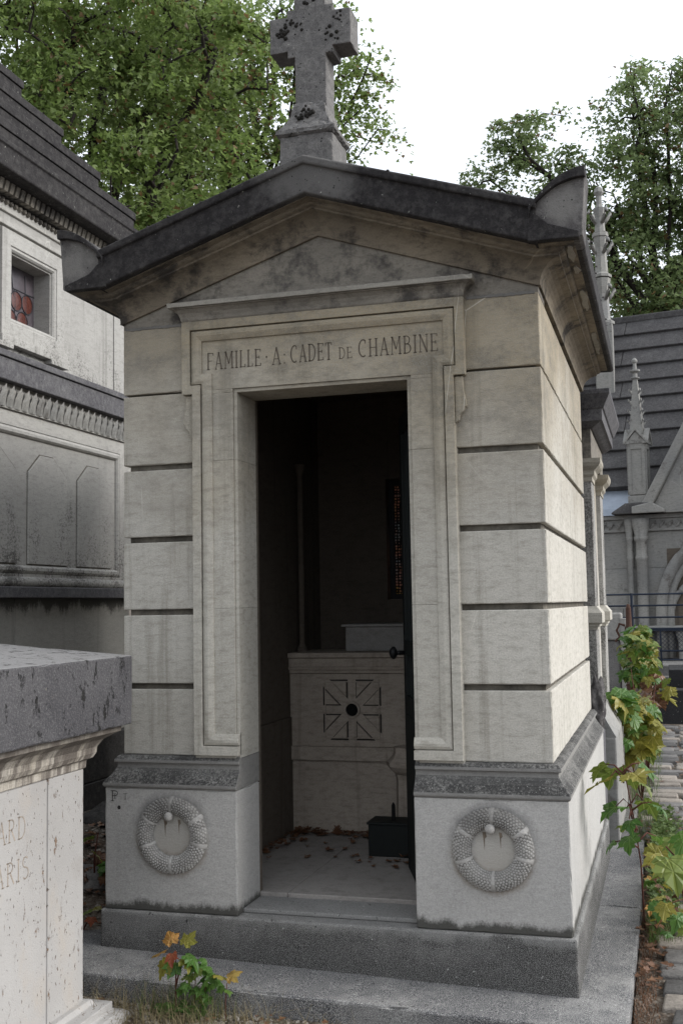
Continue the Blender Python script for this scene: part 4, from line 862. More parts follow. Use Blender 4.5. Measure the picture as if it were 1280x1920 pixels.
# ================================================================== GOTHIC CHAPEL
E_ = thing('gothic_chapel', 'gothic stone chapel tomb with a steep slab roof, pinnacles and traceried gable, far right', 'chapel', (.99, 14, .1), math.radians(-10))
def local(o): return o
def EB(name, *a, **k): return box(name, *a, parent=E_, **k)
zl = lambda z: z-.1
rs = random.Random(3)
for i, (z0, z1) in enumerate(((-.1, .55), (.553, 1.06), (1.063, 1.70), (1.703, 2.28))):
    x = -3.2+(i % 2)*.6
    while x < 6:
        x1 = x+rs.uniform(1.0, 1.5); EB('wall_stone', x, x1-.006, 0, .5, zl(z0), zl(z1), 'gothic', bevel=.006); x = x1
EB('wall_core', -3.2, 6, .02, 3.4, 0, 2.3, 'gothic', bevel=0)
EB('eaves_frieze', -3.25, 6, -.05, .4, zl(2.283), zl(2.48), 'gothic', bevel=.01); EB('eaves_fillet', -3.25, 6, -.09, .4, zl(2.4805), zl(2.55), 'gothic', bevel=.01)
g = G(); x = -2.6
while x < 3.4:
    g.tube([(x, -.055, zl(2.33)), (x+.03, -.075, zl(2.38)), (x+.07, -.07, zl(2.43)), (x+.10, -.06, zl(2.37))], [.012, .022, .024, .01], 5); x += .13
stuff(g.obj('frieze_foliage', 'gothic', E_))
G().add([(-3.3, -.12, zl(2.552)), (-.12, -.12, zl(2.552)), (-.12, -.08, zl(2.66)), (-3.3, -.08, zl(2.66)), (-3.3, .3, zl(3.02)), (-.12, .3, zl(3.02)), (-3.3, .4, zl(2.56)), (-.12, .4, zl(2.56))], [(0, 1, 2, 3), (3, 2, 5, 4), (4, 5, 7, 6), (0, 6, 7, 1), (0, 3, 4, 6), (1, 7, 5, 2)]).obj('zinc_flashing', 'zinc', E_)
EB('roof_foot', -.12, 6, .06, .5, zl(2.552), zl(3.04), 'roofslab', bevel=.01)
NC = 10; z0, y0, z1, y1 = zl(2.99), .24, zl(6.35), 2.75
for i in range(NC):
    a, b = i/NC, (i+1)/NC; ya, za = y0+(y1-y0)*a, z0+(z1-z0)*a; yb_, zb_ = y0+(y1-y0)*(b+.03), z0+(z1-z0)*(b+.03)
    x = -2.9+(i % 2)*.7; nrm = Vector((-(z1-z0), (y1-y0))).normalized()
    while x < 6:
        x1 = x+rs.uniform(1.5, 2.2); w0, w1 = .085, .02
        P_ = [(ya+nrm.x*w0, za+nrm.y*w0), (yb_+nrm.x*w1, zb_+nrm.y*w1), (yb_+nrm.x*(-.06), zb_+nrm.y*(-.06)), (ya+nrm.x*(-.04), za+nrm.y*(-.04))]
        if (i == 2 or i == 3) and x < -.6 and x1 < -.3: pass
        G().prism(P_, x, x1-.008, 'x').obj('roof_slab', 'roofslab', E_, bevel=.012); x = x1
EB('ridge_stone', -2.9, 6, 2.68, 2.95, zl(6.33), zl(6.47), 'roofslab', bevel=.03)
G().prism([(.3, zl(2.5)), (2.75, zl(6.3)), (5.2, zl(2.5))], 2.95, 3.1, 'x') if False else None
# paired colonnettes, corner cap and crocketed pinnacle
for cx_, rr in ((-.20, .045), (-.02, .085)):
    G().lathe(cx_, -.10, [(rr*1.5, 0), (rr*1.5, .25), (rr*1.2, .35), (rr, .40), (rr, 1.72), (rr*1.15, 1.74), (rr*1.15, 1.78), (rr, 1.80), (rr*1.0, 2.02), (rr*1.3, 2.05), (rr*1.35, 2.09), (rr*1.1, 2.11), (rr*1.5, 2.25), (rr*1.7, 2.38)], 14).obj('colonnette', 'gothic', E_, smooth=True)
G().prism([(-.42, zl(2.55)), (.38, zl(2.55)), (.38, zl(2.58)), (.17, zl(2.72)), (-.20, zl(2.72)), (-.42, zl(2.58))], -.34, .22, 'y').obj('weathered_cap', 'roofslab', E_, bevel=.02)
def pinnacle(parent, cx, cy, zb, w, sh, sp, name='pinnacle', mat='gothic'):
    h = w/2
    p = G().box(cx-h*1.15, cx+h*1.15, cy-h*1.15, cy+h*1.15, zb, zb+.12).box(cx-h, cx+h, cy-h, cy+h, zb+.12, zb+sh).obj(name, mat, parent, bevel=.012)
    for sx, sy in ((0, -1), (1, 0), (0, 1), (-1, 0)):     # sunk lancet panels framed by strips
        g = G(); z0_, z1_ = zb+.2, zb+sh-.12
        def q(a, d, z): return (cx+(a if sx == 0 else sx*(h+d)), cy+(a if sy == 0 else sy*(h+d)), z)
        for a0, a1, za, zb2 in ((-h, -h*.62, z0_-.06, zb+sh), (h*.62, h, z0_-.06, zb+sh), (-h*.62, h*.62, z0_-.06, z0_), (-h*.62, h*.62, z1_, zb+sh)):
            g.add([q(a0, .001, za), q(a1, .001, za), q(a1, .018, za), q(a0, .018, za), q(a0, .001, zb2), q(a1, .001, zb2), q(a1, .018, zb2), q(a0, .018, zb2)], BOXF)
        g.obj('panel_frame', mat, p)
        g = G(); zt_ = zb+sh; ga = h*1.35        # gablet
        for d0, d1, sc_ in ((.0, .05, 1.0),):
            for (xa, zc, xb, zd) in ((-ga, zt_-.04, 0, zt_+h*1.3), (0, zt_+h*1.3, ga, zt_-.04)):
                th = .045
                g.add([q(xa, -.03, zc), q(xb, -.03, zd), q(xb, .06, zd), q(xa, .06, zc), q(xa, -.03, zc+th), q(xb, -.03, zd+th), q(xb, .06, zd+th), q(xa, .06, zc+th)], BOXF)
            g.add([q(-ga*.9, -.02, zt_-.03), q(ga*.9, -.02, zt_-.03), q(0, -.02, zt_+h*1.2), q(-ga*.9, .03, zt_-.03), q(ga*.9, .03, zt_-.03), q(0, .03, zt_+h*1.2)], [(0, 1, 2), (3, 4, 5), (0, 1, 4, 3), (1, 2, 5, 4), (2, 0, 3, 5)])
        g.obj('gablet', mat, p)
    z0_ = zb+sh+.02; g = G(); hs_, ht = h*.82, h*.24
    g.add([(cx-hs_, cy-hs_, z0_), (cx+hs_, cy-hs_, z0_), (cx+hs_, cy+hs_, z0_), (cx-hs_, cy+hs_, z0_), (cx-ht, cy-ht, z0_+sp), (cx+ht, cy-ht, z0_+sp), (cx+ht, cy+ht, z0_+sp), (cx-ht, cy+ht, z0_+sp)], BOXF).obj('spirelet', mat, p)
    n = 5
    for i in range(n):
        t = (i+.35)/n*.82+.08; hh = hs_+(ht-hs_)*t; z = z0_+sp*t
        for ax, ay in ((-1, -1), (1, -1), (1, 1), (-1, 1)):
            b = Vector((cx+ax*hh, cy+ay*hh, z)); o_ = Vector((ax, ay, 0)).normalized()*w*.16
            G().tube([b-Vector((0, 0, w*.14)), b+o_*.7+Vector((0, 0, w*.02)), b+o_*1.25+Vector((0, 0, w*.11)), b+o_*1.3-Vector((0, 0, -w*.02))], [w*.05, w*.05, w*.07, w*.03], 5).obj('crocket', mat, p)
    zt_ = z0_+sp
    G().lathe(cx, cy, [(ht, zt_-.01), (w*.26, zt_+w*.05), (w*.26, zt_+w*.10), (w*.14, zt_+w*.13), (w*.13, zt_+w*.35), (w*.3, zt_+w*.46), (w*.3, zt_+w*.55), (w*.12, zt_+w*.60), (w*.10, zt_+w*.95), (w*.17, zt_+w*1.03), (w*.17, zt_+w*1.15), (w*.05, zt_+w*1.28)], 10).obj('finial', mat, p)
    return p
pinnacle(E_, -.02, -.06, zl(2.721), .27, .98, 1.0)
# traceried gable to the right
GX = 1.35
for s in (-1, 1):
    P_ = [(GX+s*1.35, zl(2.62)), (GX+s*1.17, zl(2.62)), (GX, zl(4.75)), (GX, zl(5.05))]
    G().prism(P_, -.32, .1, 'y').obj('gable_coping', 'gothic', E_, bevel=.02)
    G().prism([(GX+s*1.45, zl(2.55)), (GX+s*.95, zl(2.55)), (GX+s*.95, zl(2.60)), (GX+s*1.15, zl(2.72)), (GX+s*1.45, zl(2.66))], -.36, .1, 'y').obj('kneeler', 'gothic', E_, bevel=.015)
G().prism([(GX-1.2, zl(2.55)), (GX+1.2, zl(2.55)), (GX, zl(4.78))], -.22, 2.2, 'y').obj('gable_wall', 'gothic', E_, bevel=.01)
def arch(cx, zs, hw, rise, n=14):
    pts = []
    R__ = (hw*hw+rise*rise)/(2*hw)
    for s in (-1, 1):
        c = cx-s*(hw-R__)*-1 if False else cx+s*(R__-hw)*-1
        a1 = math.asin(rise/R__); seg = [(c+s*R__*math.cos(a1*i/n), zs+R__*math.sin(a1*i/n)) for i in range(n+1)]
        pts.append(seg)
    return pts[0]+pts[1][::-1]
for hw, rise, w_, y_ in ((1.10, 1.30, .09, -.12), (.98, 1.15, .06, -.07)):
    ap = [(GX-hw, zl(.3))]+arch(GX, zl(1.0), hw, rise)+[(GX+hw, zl(.3))]
    g = G().tube([(x, y_, z) for x, z in ap], w_, 8); g.obj('arch_moulding', 'gothic', E_, smooth=True)
for sx in (-.5, .5):
    ap = [(GX+sx-.46, zl(.3))]+arch(GX+sx, zl(.95), .46, .55)+[(GX+sx+.46, zl(.3))]
    G().tube([(x, -.05, z) for x, z in ap], .05, 8).obj('tracery_bar', 'gothic', E_, smooth=True)
G().tube([(GX+.38*math.cos(i*.2618), -.05, zl(1.72)+.38*math.sin(i*.2618)) for i in range(25)], .05, 8).obj('tracery_ring', 'gothic', E_, smooth=True)
EB('window_blind', GX-1.0, GX+1.0, -.012, -.002, zl(.3), zl(2.0), 'inside', bevel=0)
EB('offering_shelf', -.15, .95, -.32, -.001, zl(.72), zl(.80), 'gothic', bevel=.02)
for x in (-.05, .55, .75): G().lathe(x, -.18, [(.07, zl(.1)), (.05, zl(.2)), (.05, zl(.55)), (.09, zl(.68)), (.09, zl(.719))], 10).obj('shelf_column', 'gothic', E_)
EB('plinth_course', -3.3, 6, -.10, -.003, zl(-.2), zl(.29), 'string', bevel=.02)
# taller pinnacle rising behind the mausoleum eaves
tp = thing('tall_spire', 'tall slender crocketed stone spire seen beside the eaves of the central mausoleum', 'spire', (.42, 15.8, .1))
g = G().box(-.16, .16, -.16, .16, 0, 6.0)
g.obj('shaft', 'gothic', tp, bevel=.02)
for z0_, r_ in ((6.0, .13), (6.85, .115), (7.6, .095)):
    h_ = .85 if z0_ < 7.5 else .55
    G().lathe(0, 0, [(r_*1.5, z0_), (r_*1.5, z0_+.05), (r_, z0_+.09), (r_*.8, z0_+h_*.65), (r_*1.0, z0_+h_*.8), (r_*1.2, z0_+h_-.02)], 8).obj('spire_stage', 'gothic', tp)
    for k in range(4):
        a = k*math.pi/2+.6; b = Vector((r_*.85*math.cos(a), r_*.85*math.sin(a), z0_+h_*.66)); o_ = Vector((math.cos(a), math.sin(a), 0))*.14
        G().tube([b-Vector((0, 0, .12)), b+o_*.6, b+o_*1.0+Vector((0, 0, .10)), b+o_*1.3+Vector((0, 0, .04))], [.03, .035, .045, .02], 6).obj('crocket', 'gothic', tp, smooth=True)
G().lathe(0, 0, [(.08, 8.12), (.05, 8.2), (.05, 8.35), (.09, 8.42), (.07, 8.5), (.02, 8.54)], 8).obj('finial', 'gothic', tp)

# ================================================================== RAILING, POST, GRAVES along the path
rl = thing('metal_railing', 'blue-black metal railing with diamond mesh panel in front of the gothic chapel', 'railing', (1.2, 9.5, -.25))
def RO(o): o.matrix_parent_inverse = Matrix.Translation((-1.2, -9.5, .25)); return o
for z in (1.270, 1.135, .995, .862, .600, .495): RO(G().tube([(.2 if z > .9 else .9, 9.5, z), (3.6, 9.5, z)], .011, 6).obj('rail', 'blueiron', rl))
for x in (.2, .90, 1.55, 2.3, 3.0, 3.6): RO(G().tube([(x, 9.5, -.26), (x, 9.5, 1.285)], .017, 6).obj('post', 'blueiron', rl))
RO(G().box(.955, .975, 9.49, 9.51, .42, .86).box(1.205, 1.225, 9.49, 9.51, .42, .86).box(3.4, 3.42, 9.49, 9.51, .42, .86).box(.955, 3.42, 9.491, 9.509, .835, .853).obj('mesh_frame', 'blueiron', rl))
g = G(); x = .72
while x < 3.4:
    for sgn in (1, -1):
        a, b = x, x+.235
        pa, pb_ = ((a, .6), (b, .835)) if sgn > 0 else ((a, .835), (b, .6))
        if pb_[0] > .975 and pa[0] > .93: g.tube([(pa[0], 9.5+.003*sgn, pa[1]), (pb_[0], 9.5+.003*sgn, pb_[1])], .0028, 4)
    x += .047
w_ = RO(g.obj('diamond_mesh', 'blueiron', rl)); w_['kind'] = 'stuff'
rp_ = thing('rusty_post', 'rusty cast iron post with chain lug beside the railing', 'post', (.90, 8.2, -.27))
G().lathe(0, 0, [(.06, 0), (.06, .25), (.05, .3), (.047, .85), (.055, .87), (.055, .9), (.042, .92), (.037, 1.12), (.046, 1.14), (.046, 1.18), (.032, 1.2), (.028, 1.38), (.015, 1.43)], 12).obj('shaft', 'rust', rp_, smooth=True)
G().tube([(-.04, 0, 1.2), (-.10, 0, 1.22), (-.13, 0, 1.15), (-.10, 0, 1.08), (-.15, 0, 1.03)], .014, 6).obj('lug', 'rust', rp_)
gt = thing('black_granite_grave', 'low black polished granite grave box beside the sett path, far right', 'grave', (1.75, 10.4, -.28))
G().box(-.62, .8, -.62, .9, -.1, .40).obj('kerb_block', 'granite_black', gt, bevel=.01); G().box(-.46, .75, -.2, .85, .4005, .62).obj('upper_block', 'granite_black', gt, bevel=.01)
gt2 = thing('grey_slab_grave', 'low grey stone grave slab behind the black granite grave', 'grave', (1.7, 12.0, -.1))
G().box(-.7, .9, -.5, .7, -.2, .42).obj('slab', 'granite_grey', gt2, bevel=.02); G().box(-.8, 1.0, -.62, .8, -.25, .28).obj('base', 'granite_grey', gt2, bevel=.02)
gt3 = thing('grey_stele', 'short grey stone stele between the neighbouring tomb and the rusty post', 'tomb', (.72, 9.0, -.3))
G().box(-.35, .055, -.12, .2, 0, 1.05).obj('stele_block', 'granite_grey', gt3, bevel=.02); G().box(-.38, .08, -.15, .23, 1.0505, 1.36).obj('stele_cap', 'gothic', gt3, bevel=.02)
G().box(.06, .13, -.16, -.06, 0, 1.30).obj('stele_edge', 'gothic', gt3, bevel=.01)

# ================================================================== TREES
def tree(name, label, base, centres, leafsize, nleaf, mats, trunk_r, fork_z, seedfrac=.05, nclump=260, seed=1, sag=.0, group='trees behind the tombs'):
    R = np.random.default_rng(seed); root = thing(name, label, 'tree', base, 0, group)
    B0 = np.array(base)
    cs = []; wts = np.array([c[3]**2.6 for c in centres]); wts /= wts.sum()
    for i in range(nclump):
        c = centres[R.choice(len(centres), p=wts)]; d = R.normal(size=3); d /= np.linalg.norm(d); rr = c[3]*R.uniform(.25, 1)**.4
        cs.append(np.array(c[:3])+d*rr*np.array([1, 1, .85]))
    cs = np.array(cs)
    nodes = [B0.copy()]; par = [-1]; z = B0[2]
    while z < fork_z: z += .4; nodes.append(np.array([B0[0]+.12*math.sin(z*.9+seed), B0[1]+.1*math.cos(z*.7), z])); par.append(len(nodes)-2)
    prim = []
    for c in centres:      # limbs towards each crown lobe
        p = nodes[len(nodes)-1] if not prim else nodes[prim[0]]
        prim.append(int(math.ceil((fork_z-B0[2])/.4)))
    fork = len(nodes)-1
    for c in centres:
        t = np.array(c[:3]); s0 = nodes[fork]; kk = fork; n = 7
        ctrl = s0+(t-s0)*.45+np.array([0, 0, .25*np.linalg.norm(t-s0)])*(.6 if t[2] > s0[2] else 1.0)
        for i in range(1, n+1):
            u_ = i/n; p = (1-u_)**2*s0+2*u_*(1-u_)*ctrl+u_*u_*t+R.normal(size=3)*.07
            nodes.append(p); par.append(kk); kk = len(nodes)-1
    order = np.argsort([min(np.linalg.norm(np.array(c[:3])-x) for c in centres) for x in cs]); tips = []
    for oi in order:
        t = cs[oi]; A_ = np.array(nodes); d = np.linalg.norm(A_-t, axis=1)+.25*np.maximum(0, A_[:, 2]-t[2]); d[:max(1, fork-1)] += 5
        kk = int(np.argmin(d)); s0 = nodes[kk].copy(); n = max(2, int(np.linalg.norm(t-s0)/.3))
        for i in range(1, n+1):
            u_ = i/n; p = s0+(t-s0)*u_+np.array([0, 0, .08*math.sin(u_*3.14)])+R.normal(size=3)*.03
            nodes.append(p); par.append(kk); kk = len(nodes)-1
        tips.append(kk)
    N = len(nodes); load = np.zeros(N)
    ch = [0]*N
    for t in tips: load[t] += 1
    for i in range(N-1, 0, -1):
        load[par[i]] += max(load[i], .4)
    rad = trunk_r*(np.maximum(load, .6)/load[0])**.5
    v = []; f = []
    for i in range(1, N):
        a, b = nodes[par[i]], nodes[i]; ra, rb = rad[par[i]] if ch[par[i]] == 0 else rad[i]*1.15, rad[i]; ra = min(ra, rb*1.6)
        d = Vector(b-a)
        if d.length < 1e-5: continue
        d.normalize(); p = d.orthogonal().normalized(); q = d.cross(p); k = len(v); sg = 7 if rb > .03 else 4
        for cc, rr in ((a, ra), (b, rb)):
            for s in range(sg): an = 2*math.pi*s/sg; v.append(tuple(Vector(cc)+p*rr*math.cos(an)+q*rr*math.sin(an)))
        f += [(k+s, k+(s+1) % sg, k+sg+(s+1) % sg, k+sg+s) for s in range(sg)]
    tr = raw('trunk', v, f, 'bark', root, smooth=True); tr.matrix_parent_inverse = Matrix.Translation(-Vector(base))
    # leaves: lobed five-point outline, slightly folded
    lp = np.array([(0, 0, 0), (.42, .05, .04), (.60, .42, .09), (.26, .46, .03), (0, 1.0, -.06), (-.26, .46, .03), (-.60, .42, .09), (-.42, .05, .04)])
    ns = int(nleaf*seedfrac); tot = nleaf
    ci = R.integers(len(cs), size=tot); size_c = R.uniform(.10, .30, size=len(cs))
    off = R.normal(size=(tot, 3))*size_c[ci][:, None]*np.array([1, 1, .42]); P = cs[ci]+off-np.array([0, 0, .25])*(off[:, 0:1]**2+off[:, 1:2]**2)/size_c[ci][:, None]
    nrm = R.normal(size=(tot, 3))*.6+np.array([0, 0, .9])+off*.8; nrm /= np.linalg.norm(nrm, axis=1)[:, None]
    tdir = off+R.normal(size=(tot, 3))*.25+np.array([0, 0, -.15]); tdir -= nrm*(tdir*nrm).sum(1)[:, None]; tdir /= np.linalg.norm(tdir, axis=1)[:, None]
    side = np.cross(tdir, nrm); S = leafsize*R.uniform(.6, 1.25, size=tot)
    VV = P[:, None, :]+S[:, None, None]*(lp[None, :, 0:1]*side[:, None, :]+lp[None, :, 1:2]*tdir[:, None, :]+lp[None, :, 2:3]*nrm[:, None, :])
    nl = len(lp); VV = VV.reshape(-1, 3)
    me = bpy.data.meshes.new('crown'); me.vertices.add(len(VV)); me.vertices.foreach_set('co', VV.ravel())
    quads = np.array([(0, 1, 3), (1, 2, 3), (0, 3, 5), (3, 4, 5), (0, 5, 7), (5, 6, 7)])
    T_ = (np.arange(tot)[:, None, None]*nl+quads[None]).reshape(-1, 3)
    me.loops.add(T_.size); me.loops.foreach_set('vertex_index', T_.ravel()); me.polygons.add(len(T_))
    me.polygons.foreach_set('loop_start', np.arange(len(T_))*3); me.polygons.foreach_set('loop_total', np.full(len(T_), 3))
    mi = np.zeros(tot, int); seedclump = R.random(len(cs)) < .5; isseed = (R.random(tot) < seedfrac*2)*seedclump[ci]; mi[isseed] = 1
    me.materials.append(M[mats[0]]); me.materials.append(M[mats[1]]); me.polygons.foreach_set('material_index', np.repeat(mi, len(quads)))
    me.update(); me.validate()
    o = link(bpy.data.objects.new('crown', me), root); o.matrix_parent_inverse = Matrix.Translation(-Vector(base)); return root
tree('maple_tree', 'dense leafy maple towering over the stepped roof of the tall mausoleum at left', (-6.3, 9.3, -.3),
     [(-6.4, 8.8, 8.7, 1.5), (-5.4, 8.6, 7.6, 1.3), (-4.4, 8.2, 6.7, .95), (-4.9, 9.0, 8.7, 1.25), (-7.6, 9.2, 7.2, 1.5), (-5.9, 9.4, 10.0, 1.5), (-3.95, 8.6, 8.3, .9), (-3.85, 8.3, 6.2, .75), (-5.3, 8.4, 6.2, 1.1), (-6.8, 8.5, 6.0, 1.2), (-8.5, 9.5, 9.3, 1.6), (-4.6, 8.0, 5.6, .9), (-3.9, 7.8, 5.5, .6)], .070, 58000, ('leafA', 'seed'), .22, 4.3, .05, 460, 2)
tree('maple_tree', 'looser green maple directly behind the roof cross, sky showing through its branches', (-5.2, 13.2, -.3),
     [(-5.9, 13, 10.9, 1.15), (-6.6, 13, 9.9, 1.2), (-5.5, 13, 9.6, 1.0), (-4.6, 12.8, 11.15, .62), (-4.1, 12.9, 10.6, .5), (-4.25, 12.9, 9.55, .38), (-6.7, 13.2, 12.0, 1.2), (-5.9, 13, 8.8, 1.1), (-7.2, 13.6, 8.6, 1.3), (-8.4, 13.6, 11, 1.5), (-5.0, 13, 10.4, .8), (-3.6, 12.9, 10.2, .62), (-3.15, 12.8, 9.85, .45), (-3.45, 12.9, 9.45, .5), (-3.05, 12.9, 9.35, .35), (-3.3, 12.9, 8.75, .38), (-2.95, 12.9, 8.75, .25), (-3.95, 13, 10.9, .6), (-3.9, 13, 9.0, .6), (-4.9, 13, 8.9, .7)], .074, 38000, ('leafA', 'seed'), .2, 6.2, .07, 380, 5)
tree('maple_tree', 'tall airy maple with forked dark limbs rising behind the gothic chapel at right', (1.5, 20, -.1),
     [(-.9, 20, 11.3, 1.0), (1.0, 20, 12.0, .85), (1.05, 20, 12.9, .45), (1.75, 20, 12.5, .5), (-1.9, 20, 11.6, .4), (-2.2, 20, 10.6, .45), (1.9, 20.3, 10.9, 1.3), (-2.0, 20, 10.1, .55), (.5, 19.7, 10.0, 1.15), (1.5, 20.3, 8.9, 1.4), (.9, 19.6, 8.0, 1.15), (-.5, 20, 9.5, .95), (-1.6, 20, 11.6, .35), (3.1, 20, 11.9, 1.1), (3.4, 20, 9.6, 1.5), (2.3, 19.5, 7.4, 1.3), (4.6, 20.5, 10.6, 1.5)], .092, 44000, ('leafB', 'seed'), .24, 6.4, .05, 480, 9)
tree('maple_tree', 'lower dark bushy tree filling the gap just over the chapel roof ridge', (3.0, 23, -.1),
     [(.8, 22.5, 7.6, 1.4), (2.2, 22.8, 7.4, 1.5), (3.8, 23, 7.6, 1.6), (1.4, 22.6, 6.0, 1.4), (3.2, 23, 6.0, 1.5), (4.8, 23, 6.4, 1.6)], .10, 36000, ('leafB', 'seed'), .2, 4.0, .03, 340, 12)

# ================================================================== SAPLINGS AND UNDERGROWTH
LM = {m_: [leafmesh(m_, c, fo) for c, fo in ((.22, .12), (.5, .2), (.1, -.12), (.35, .35), (.8, .1), (.3, -.2))] for m_ in ('leaf_green', 'leaf_yellow', 'leaf_lime', 'leaf_orange', 'leaf_red', 'dry')}
def sapling(name, label, base, stems, leaves, cat='sapling', group=None, stem_r=.006):
    """stems: list of point lists; leaves: (x,y,z,size,mat,azimuth,tilt)"""
    root = thing(name, label, cat, base, 0, group); inv = Matrix.Translation(-Vector(base)); R = random.Random(hash(name) % 99)
    for pts in stems:
        n = len(pts); o = G().tube(pts, [stem_r*(1-.55*i/(n-1)) for i in range(n)], 6).obj('stem', 'stem', root, smooth=True); o.matrix_parent_inverse = inv
    for (x, y, z, s, m_, az, tilt) in leaves:
        o = link(bpy.data.objects.new('leaf', random.choice(LM[m_])), root); o.matrix_parent_inverse = inv
        o.location = (x, y, z); o.rotation_euler = (tilt, random.uniform(-.4, .4), az); o.scale = (s, s, s)
    return root
# rotation: leaf grows along +y; az turns it about z; tilt lifts (+) or drops (-) its tip
rr = random.Random(11)
def crown_leaves(n, cx, cy, cz, rx, ry, rz_, smin, smax, mats):
    L = []
    for i in range(n):
        while True:
            a, b, c = rr.uniform(-1, 1), rr.uniform(-1, 1), rr.uniform(-1, 1)
            if a*a+b*b+c*c < 1: break
        L.append((cx+a*rx, cy+b*ry, cz+c*rz_, rr.uniform(smin, smax), rr.choice(mats), (math.pi+rr.gauss(0, 1.0)) if rr.random() < .75 else rr.uniform(0, 6.28), rr.uniform(-1.15, -.1)))
    return L
def fan(stem_top, n, length, size, mats, z_spread=.1, start=0):
    L = []; S = []
    for i in range(n):
        a = start+i*2.4+rr.uniform(-.3, .3); d = length*rr.uniform(.7, 1.15); z = stem_top[2]-i*z_spread/n
        p = (stem_top[0]+d*math.cos(a), stem_top[1]+d*math.sin(a), z+.02*rr.uniform(-1, 1))
        S.append([(stem_top[0], stem_top[1], z-.02), ((stem_top[0]+p[0])/2, (stem_top[1]+p[1])/2, z+.012), p])
        L.append((p[0], p[1], p[2], size*rr.uniform(.8, 1.2), rr.choice(mats), a-math.pi/2, rr.uniform(-.9, -.1)))
    return S, L
# near sapling on the verge, tall stem
t0 = (1.150, .95, -.24)
S1, L1 = fan((1.10, .55, .52), 7, .080, .115, ['leaf_lime', 'leaf_green', 'leaf_lime', 'leaf_yellow'], .05, .3)
S2, L2 = fan((1.125, .65, .38), 5, .09, .09, ['leaf_green', 'leaf_lime'], .08, 1.1)
S3, L3 = fan((1.14, .80, .24), 4, .10, .08, ['leaf_green', 'leaf_yellow', 'leaf_lime'], .10, 2.0)
sapling('maple_sapling', 'tall thin maple sapling with a bare dark stem at the corner of the base slab', t0, [[t0, (1.145, .93, .05), (1.13, .72, .28), (1.10, .55, .53)]]+S1+S2+S3, L1+L2+L3, stem_r=.0045)
# big-leaved sapling at the right edge
t0 = (1.33, .75, -.24)
LL = [(1.268, .22, .235, .135, 'leaf_lime', 3.5, -.85), (1.215, .45, .20, .085, 'leaf_yellow', 3.6, -1.0), (1.34, .45, .28, .10, 'leaf_green', 2.7, -.8), (1.28, .6, .24, .09, 'leaf_lime', 3.6, -.7), (1.22, .7, .18, .085, 'leaf_yellow', 3.0, -.8), (1.37, .3, .15, .10, 'leaf_lime', 2.8, -.9), (1.29, .30, .02, .08, 'leaf_green', 3.4, -.8), (1.22, .5, .0, .075, 'leaf_green', 3.0, -.8), (1.33, .35, -.03, .09, 'leaf_lime', 3.6, -.8), (1.25, .25, .06, .07, 'leaf_yellow', 2.9, -.9)]
sapling('maple_sapling', 'low sapling with one very large lime green leaf at the right edge beside the setts', t0, [[t0, (1.32, .65, -.05), (1.30, .45, .18), (1.26, .2, .28)]], LL+crown_leaves(85, 1.28, 1.1, -.07, .13, .65, .15, .03, .07, ['leaf_lime', 'leaf_yellow', 'leaf_green', 'dry', 'leaf_yellow', 'leaf_orange', 'dry']))
# bushy saplings by the neighbouring tomb
b1 = (1.07, 4.3, -.25)
sapling('maple_sapling', 'bushy yellow-green maple seedling clump at the foot of the neighbouring tomb', b1, [[b1, (1.07, 4.3, .2), (1.03, 4.25, .7)], [b1, (1.15, 4.3, .3), (1.2, 4.25, .6)], [b1, (1.0, 4.1, .1), (.97, 4.0, .42)]],
        crown_leaves(135, 1.05, 3.9, .34, .15, .45, .24, .065, .13, ['leaf_lime', 'leaf_yellow', 'leaf_yellow', 'leaf_green', 'leaf_yellow'])+crown_leaves(24, .98, 3.5, .52, .12, .25, .12, .10, .16, ['leaf_lime', 'leaf_green', 'leaf_yellow']))
b2 = (1.10, 5.3, -.25)
sapling('maple_sapling', 'taller green and yellow maple shoot rising behind the seedling clump, in front of the railing', b2, [[b2, (1.08, 5.3, .4), (1.05, 5.25, .95)], [b2, (1.15, 5.3, .5), (1.22, 5.3, .82)]],
        crown_leaves(120, 1.08, 4.9, .78, .14, .4, .24, .065, .125, ['leaf_green', 'leaf_lime', 'leaf_yellow', 'leaf_lime', 'leaf_green'])+crown_leaves(34, 1.14, 4.8, .55, .17, .35, .16, .07, .14, ['leaf_lime', 'leaf_yellow', 'dry']))
# front sapling with orange top leaves
t0 = (-.448, -.43, -.32)
LL = [(-.480, -.45, -.020, .065, 'leaf_orange', 1.9, -.5), (-.462, -.43, -.002, .055, 'leaf_orange', .5, .9), (-.448, -.46, -.030, .05, 'leaf_red', 3.0, -.9), (-.412, -.44, .0, .062, 'leaf_yellow', -.5, .7), (-.405, -.45, -.050, .055, 'leaf_yellow', -2.2, -.5), (-.462, -.46, -.055, .07, 'leaf_yellow', 2.6, -.9), (-.438, -.46, -.060, .06, 'leaf_green', 3.3, -.9), (-.395, -.45, -.03, .07, 'leaf_green', -1.6, -.6)]
sapling('small_sapling', 'tiny maple sapling with orange and red top leaves in front of the left step', t0, [[t0, (-.447, -.435, -.2), (-.443, -.44, -.07), (-.448, -.44, -.03)], [(-.447, -.435, -.15), (-.43, -.44, -.10), (-.412, -.44, -.055)]], LL, stem_r=.004)
t0 = (-.385, -.42, -.32)
sapling('green_seedling', 'low green seedling right of the orange-leaved sapling, in front of the step', t0, [[t0, (-.38, -.42, -.2), (-.375, -.42, -.09)], [t0, (-.35, -.42, -.2), (-.33, -.42, -.13)]],
        crown_leaves(26, -.355, -.42, -.13, .075, .04, .085, .028, .048, ['leaf_green', 'leaf_green', 'leaf_lime'])+crown_leaves(16, -.41, -.45, -.21, .10, .03, .03, .025, .042, ['leaf_green']), 'seedling', stem_r=.003)
t0 = (-.262, -.42, -.32)
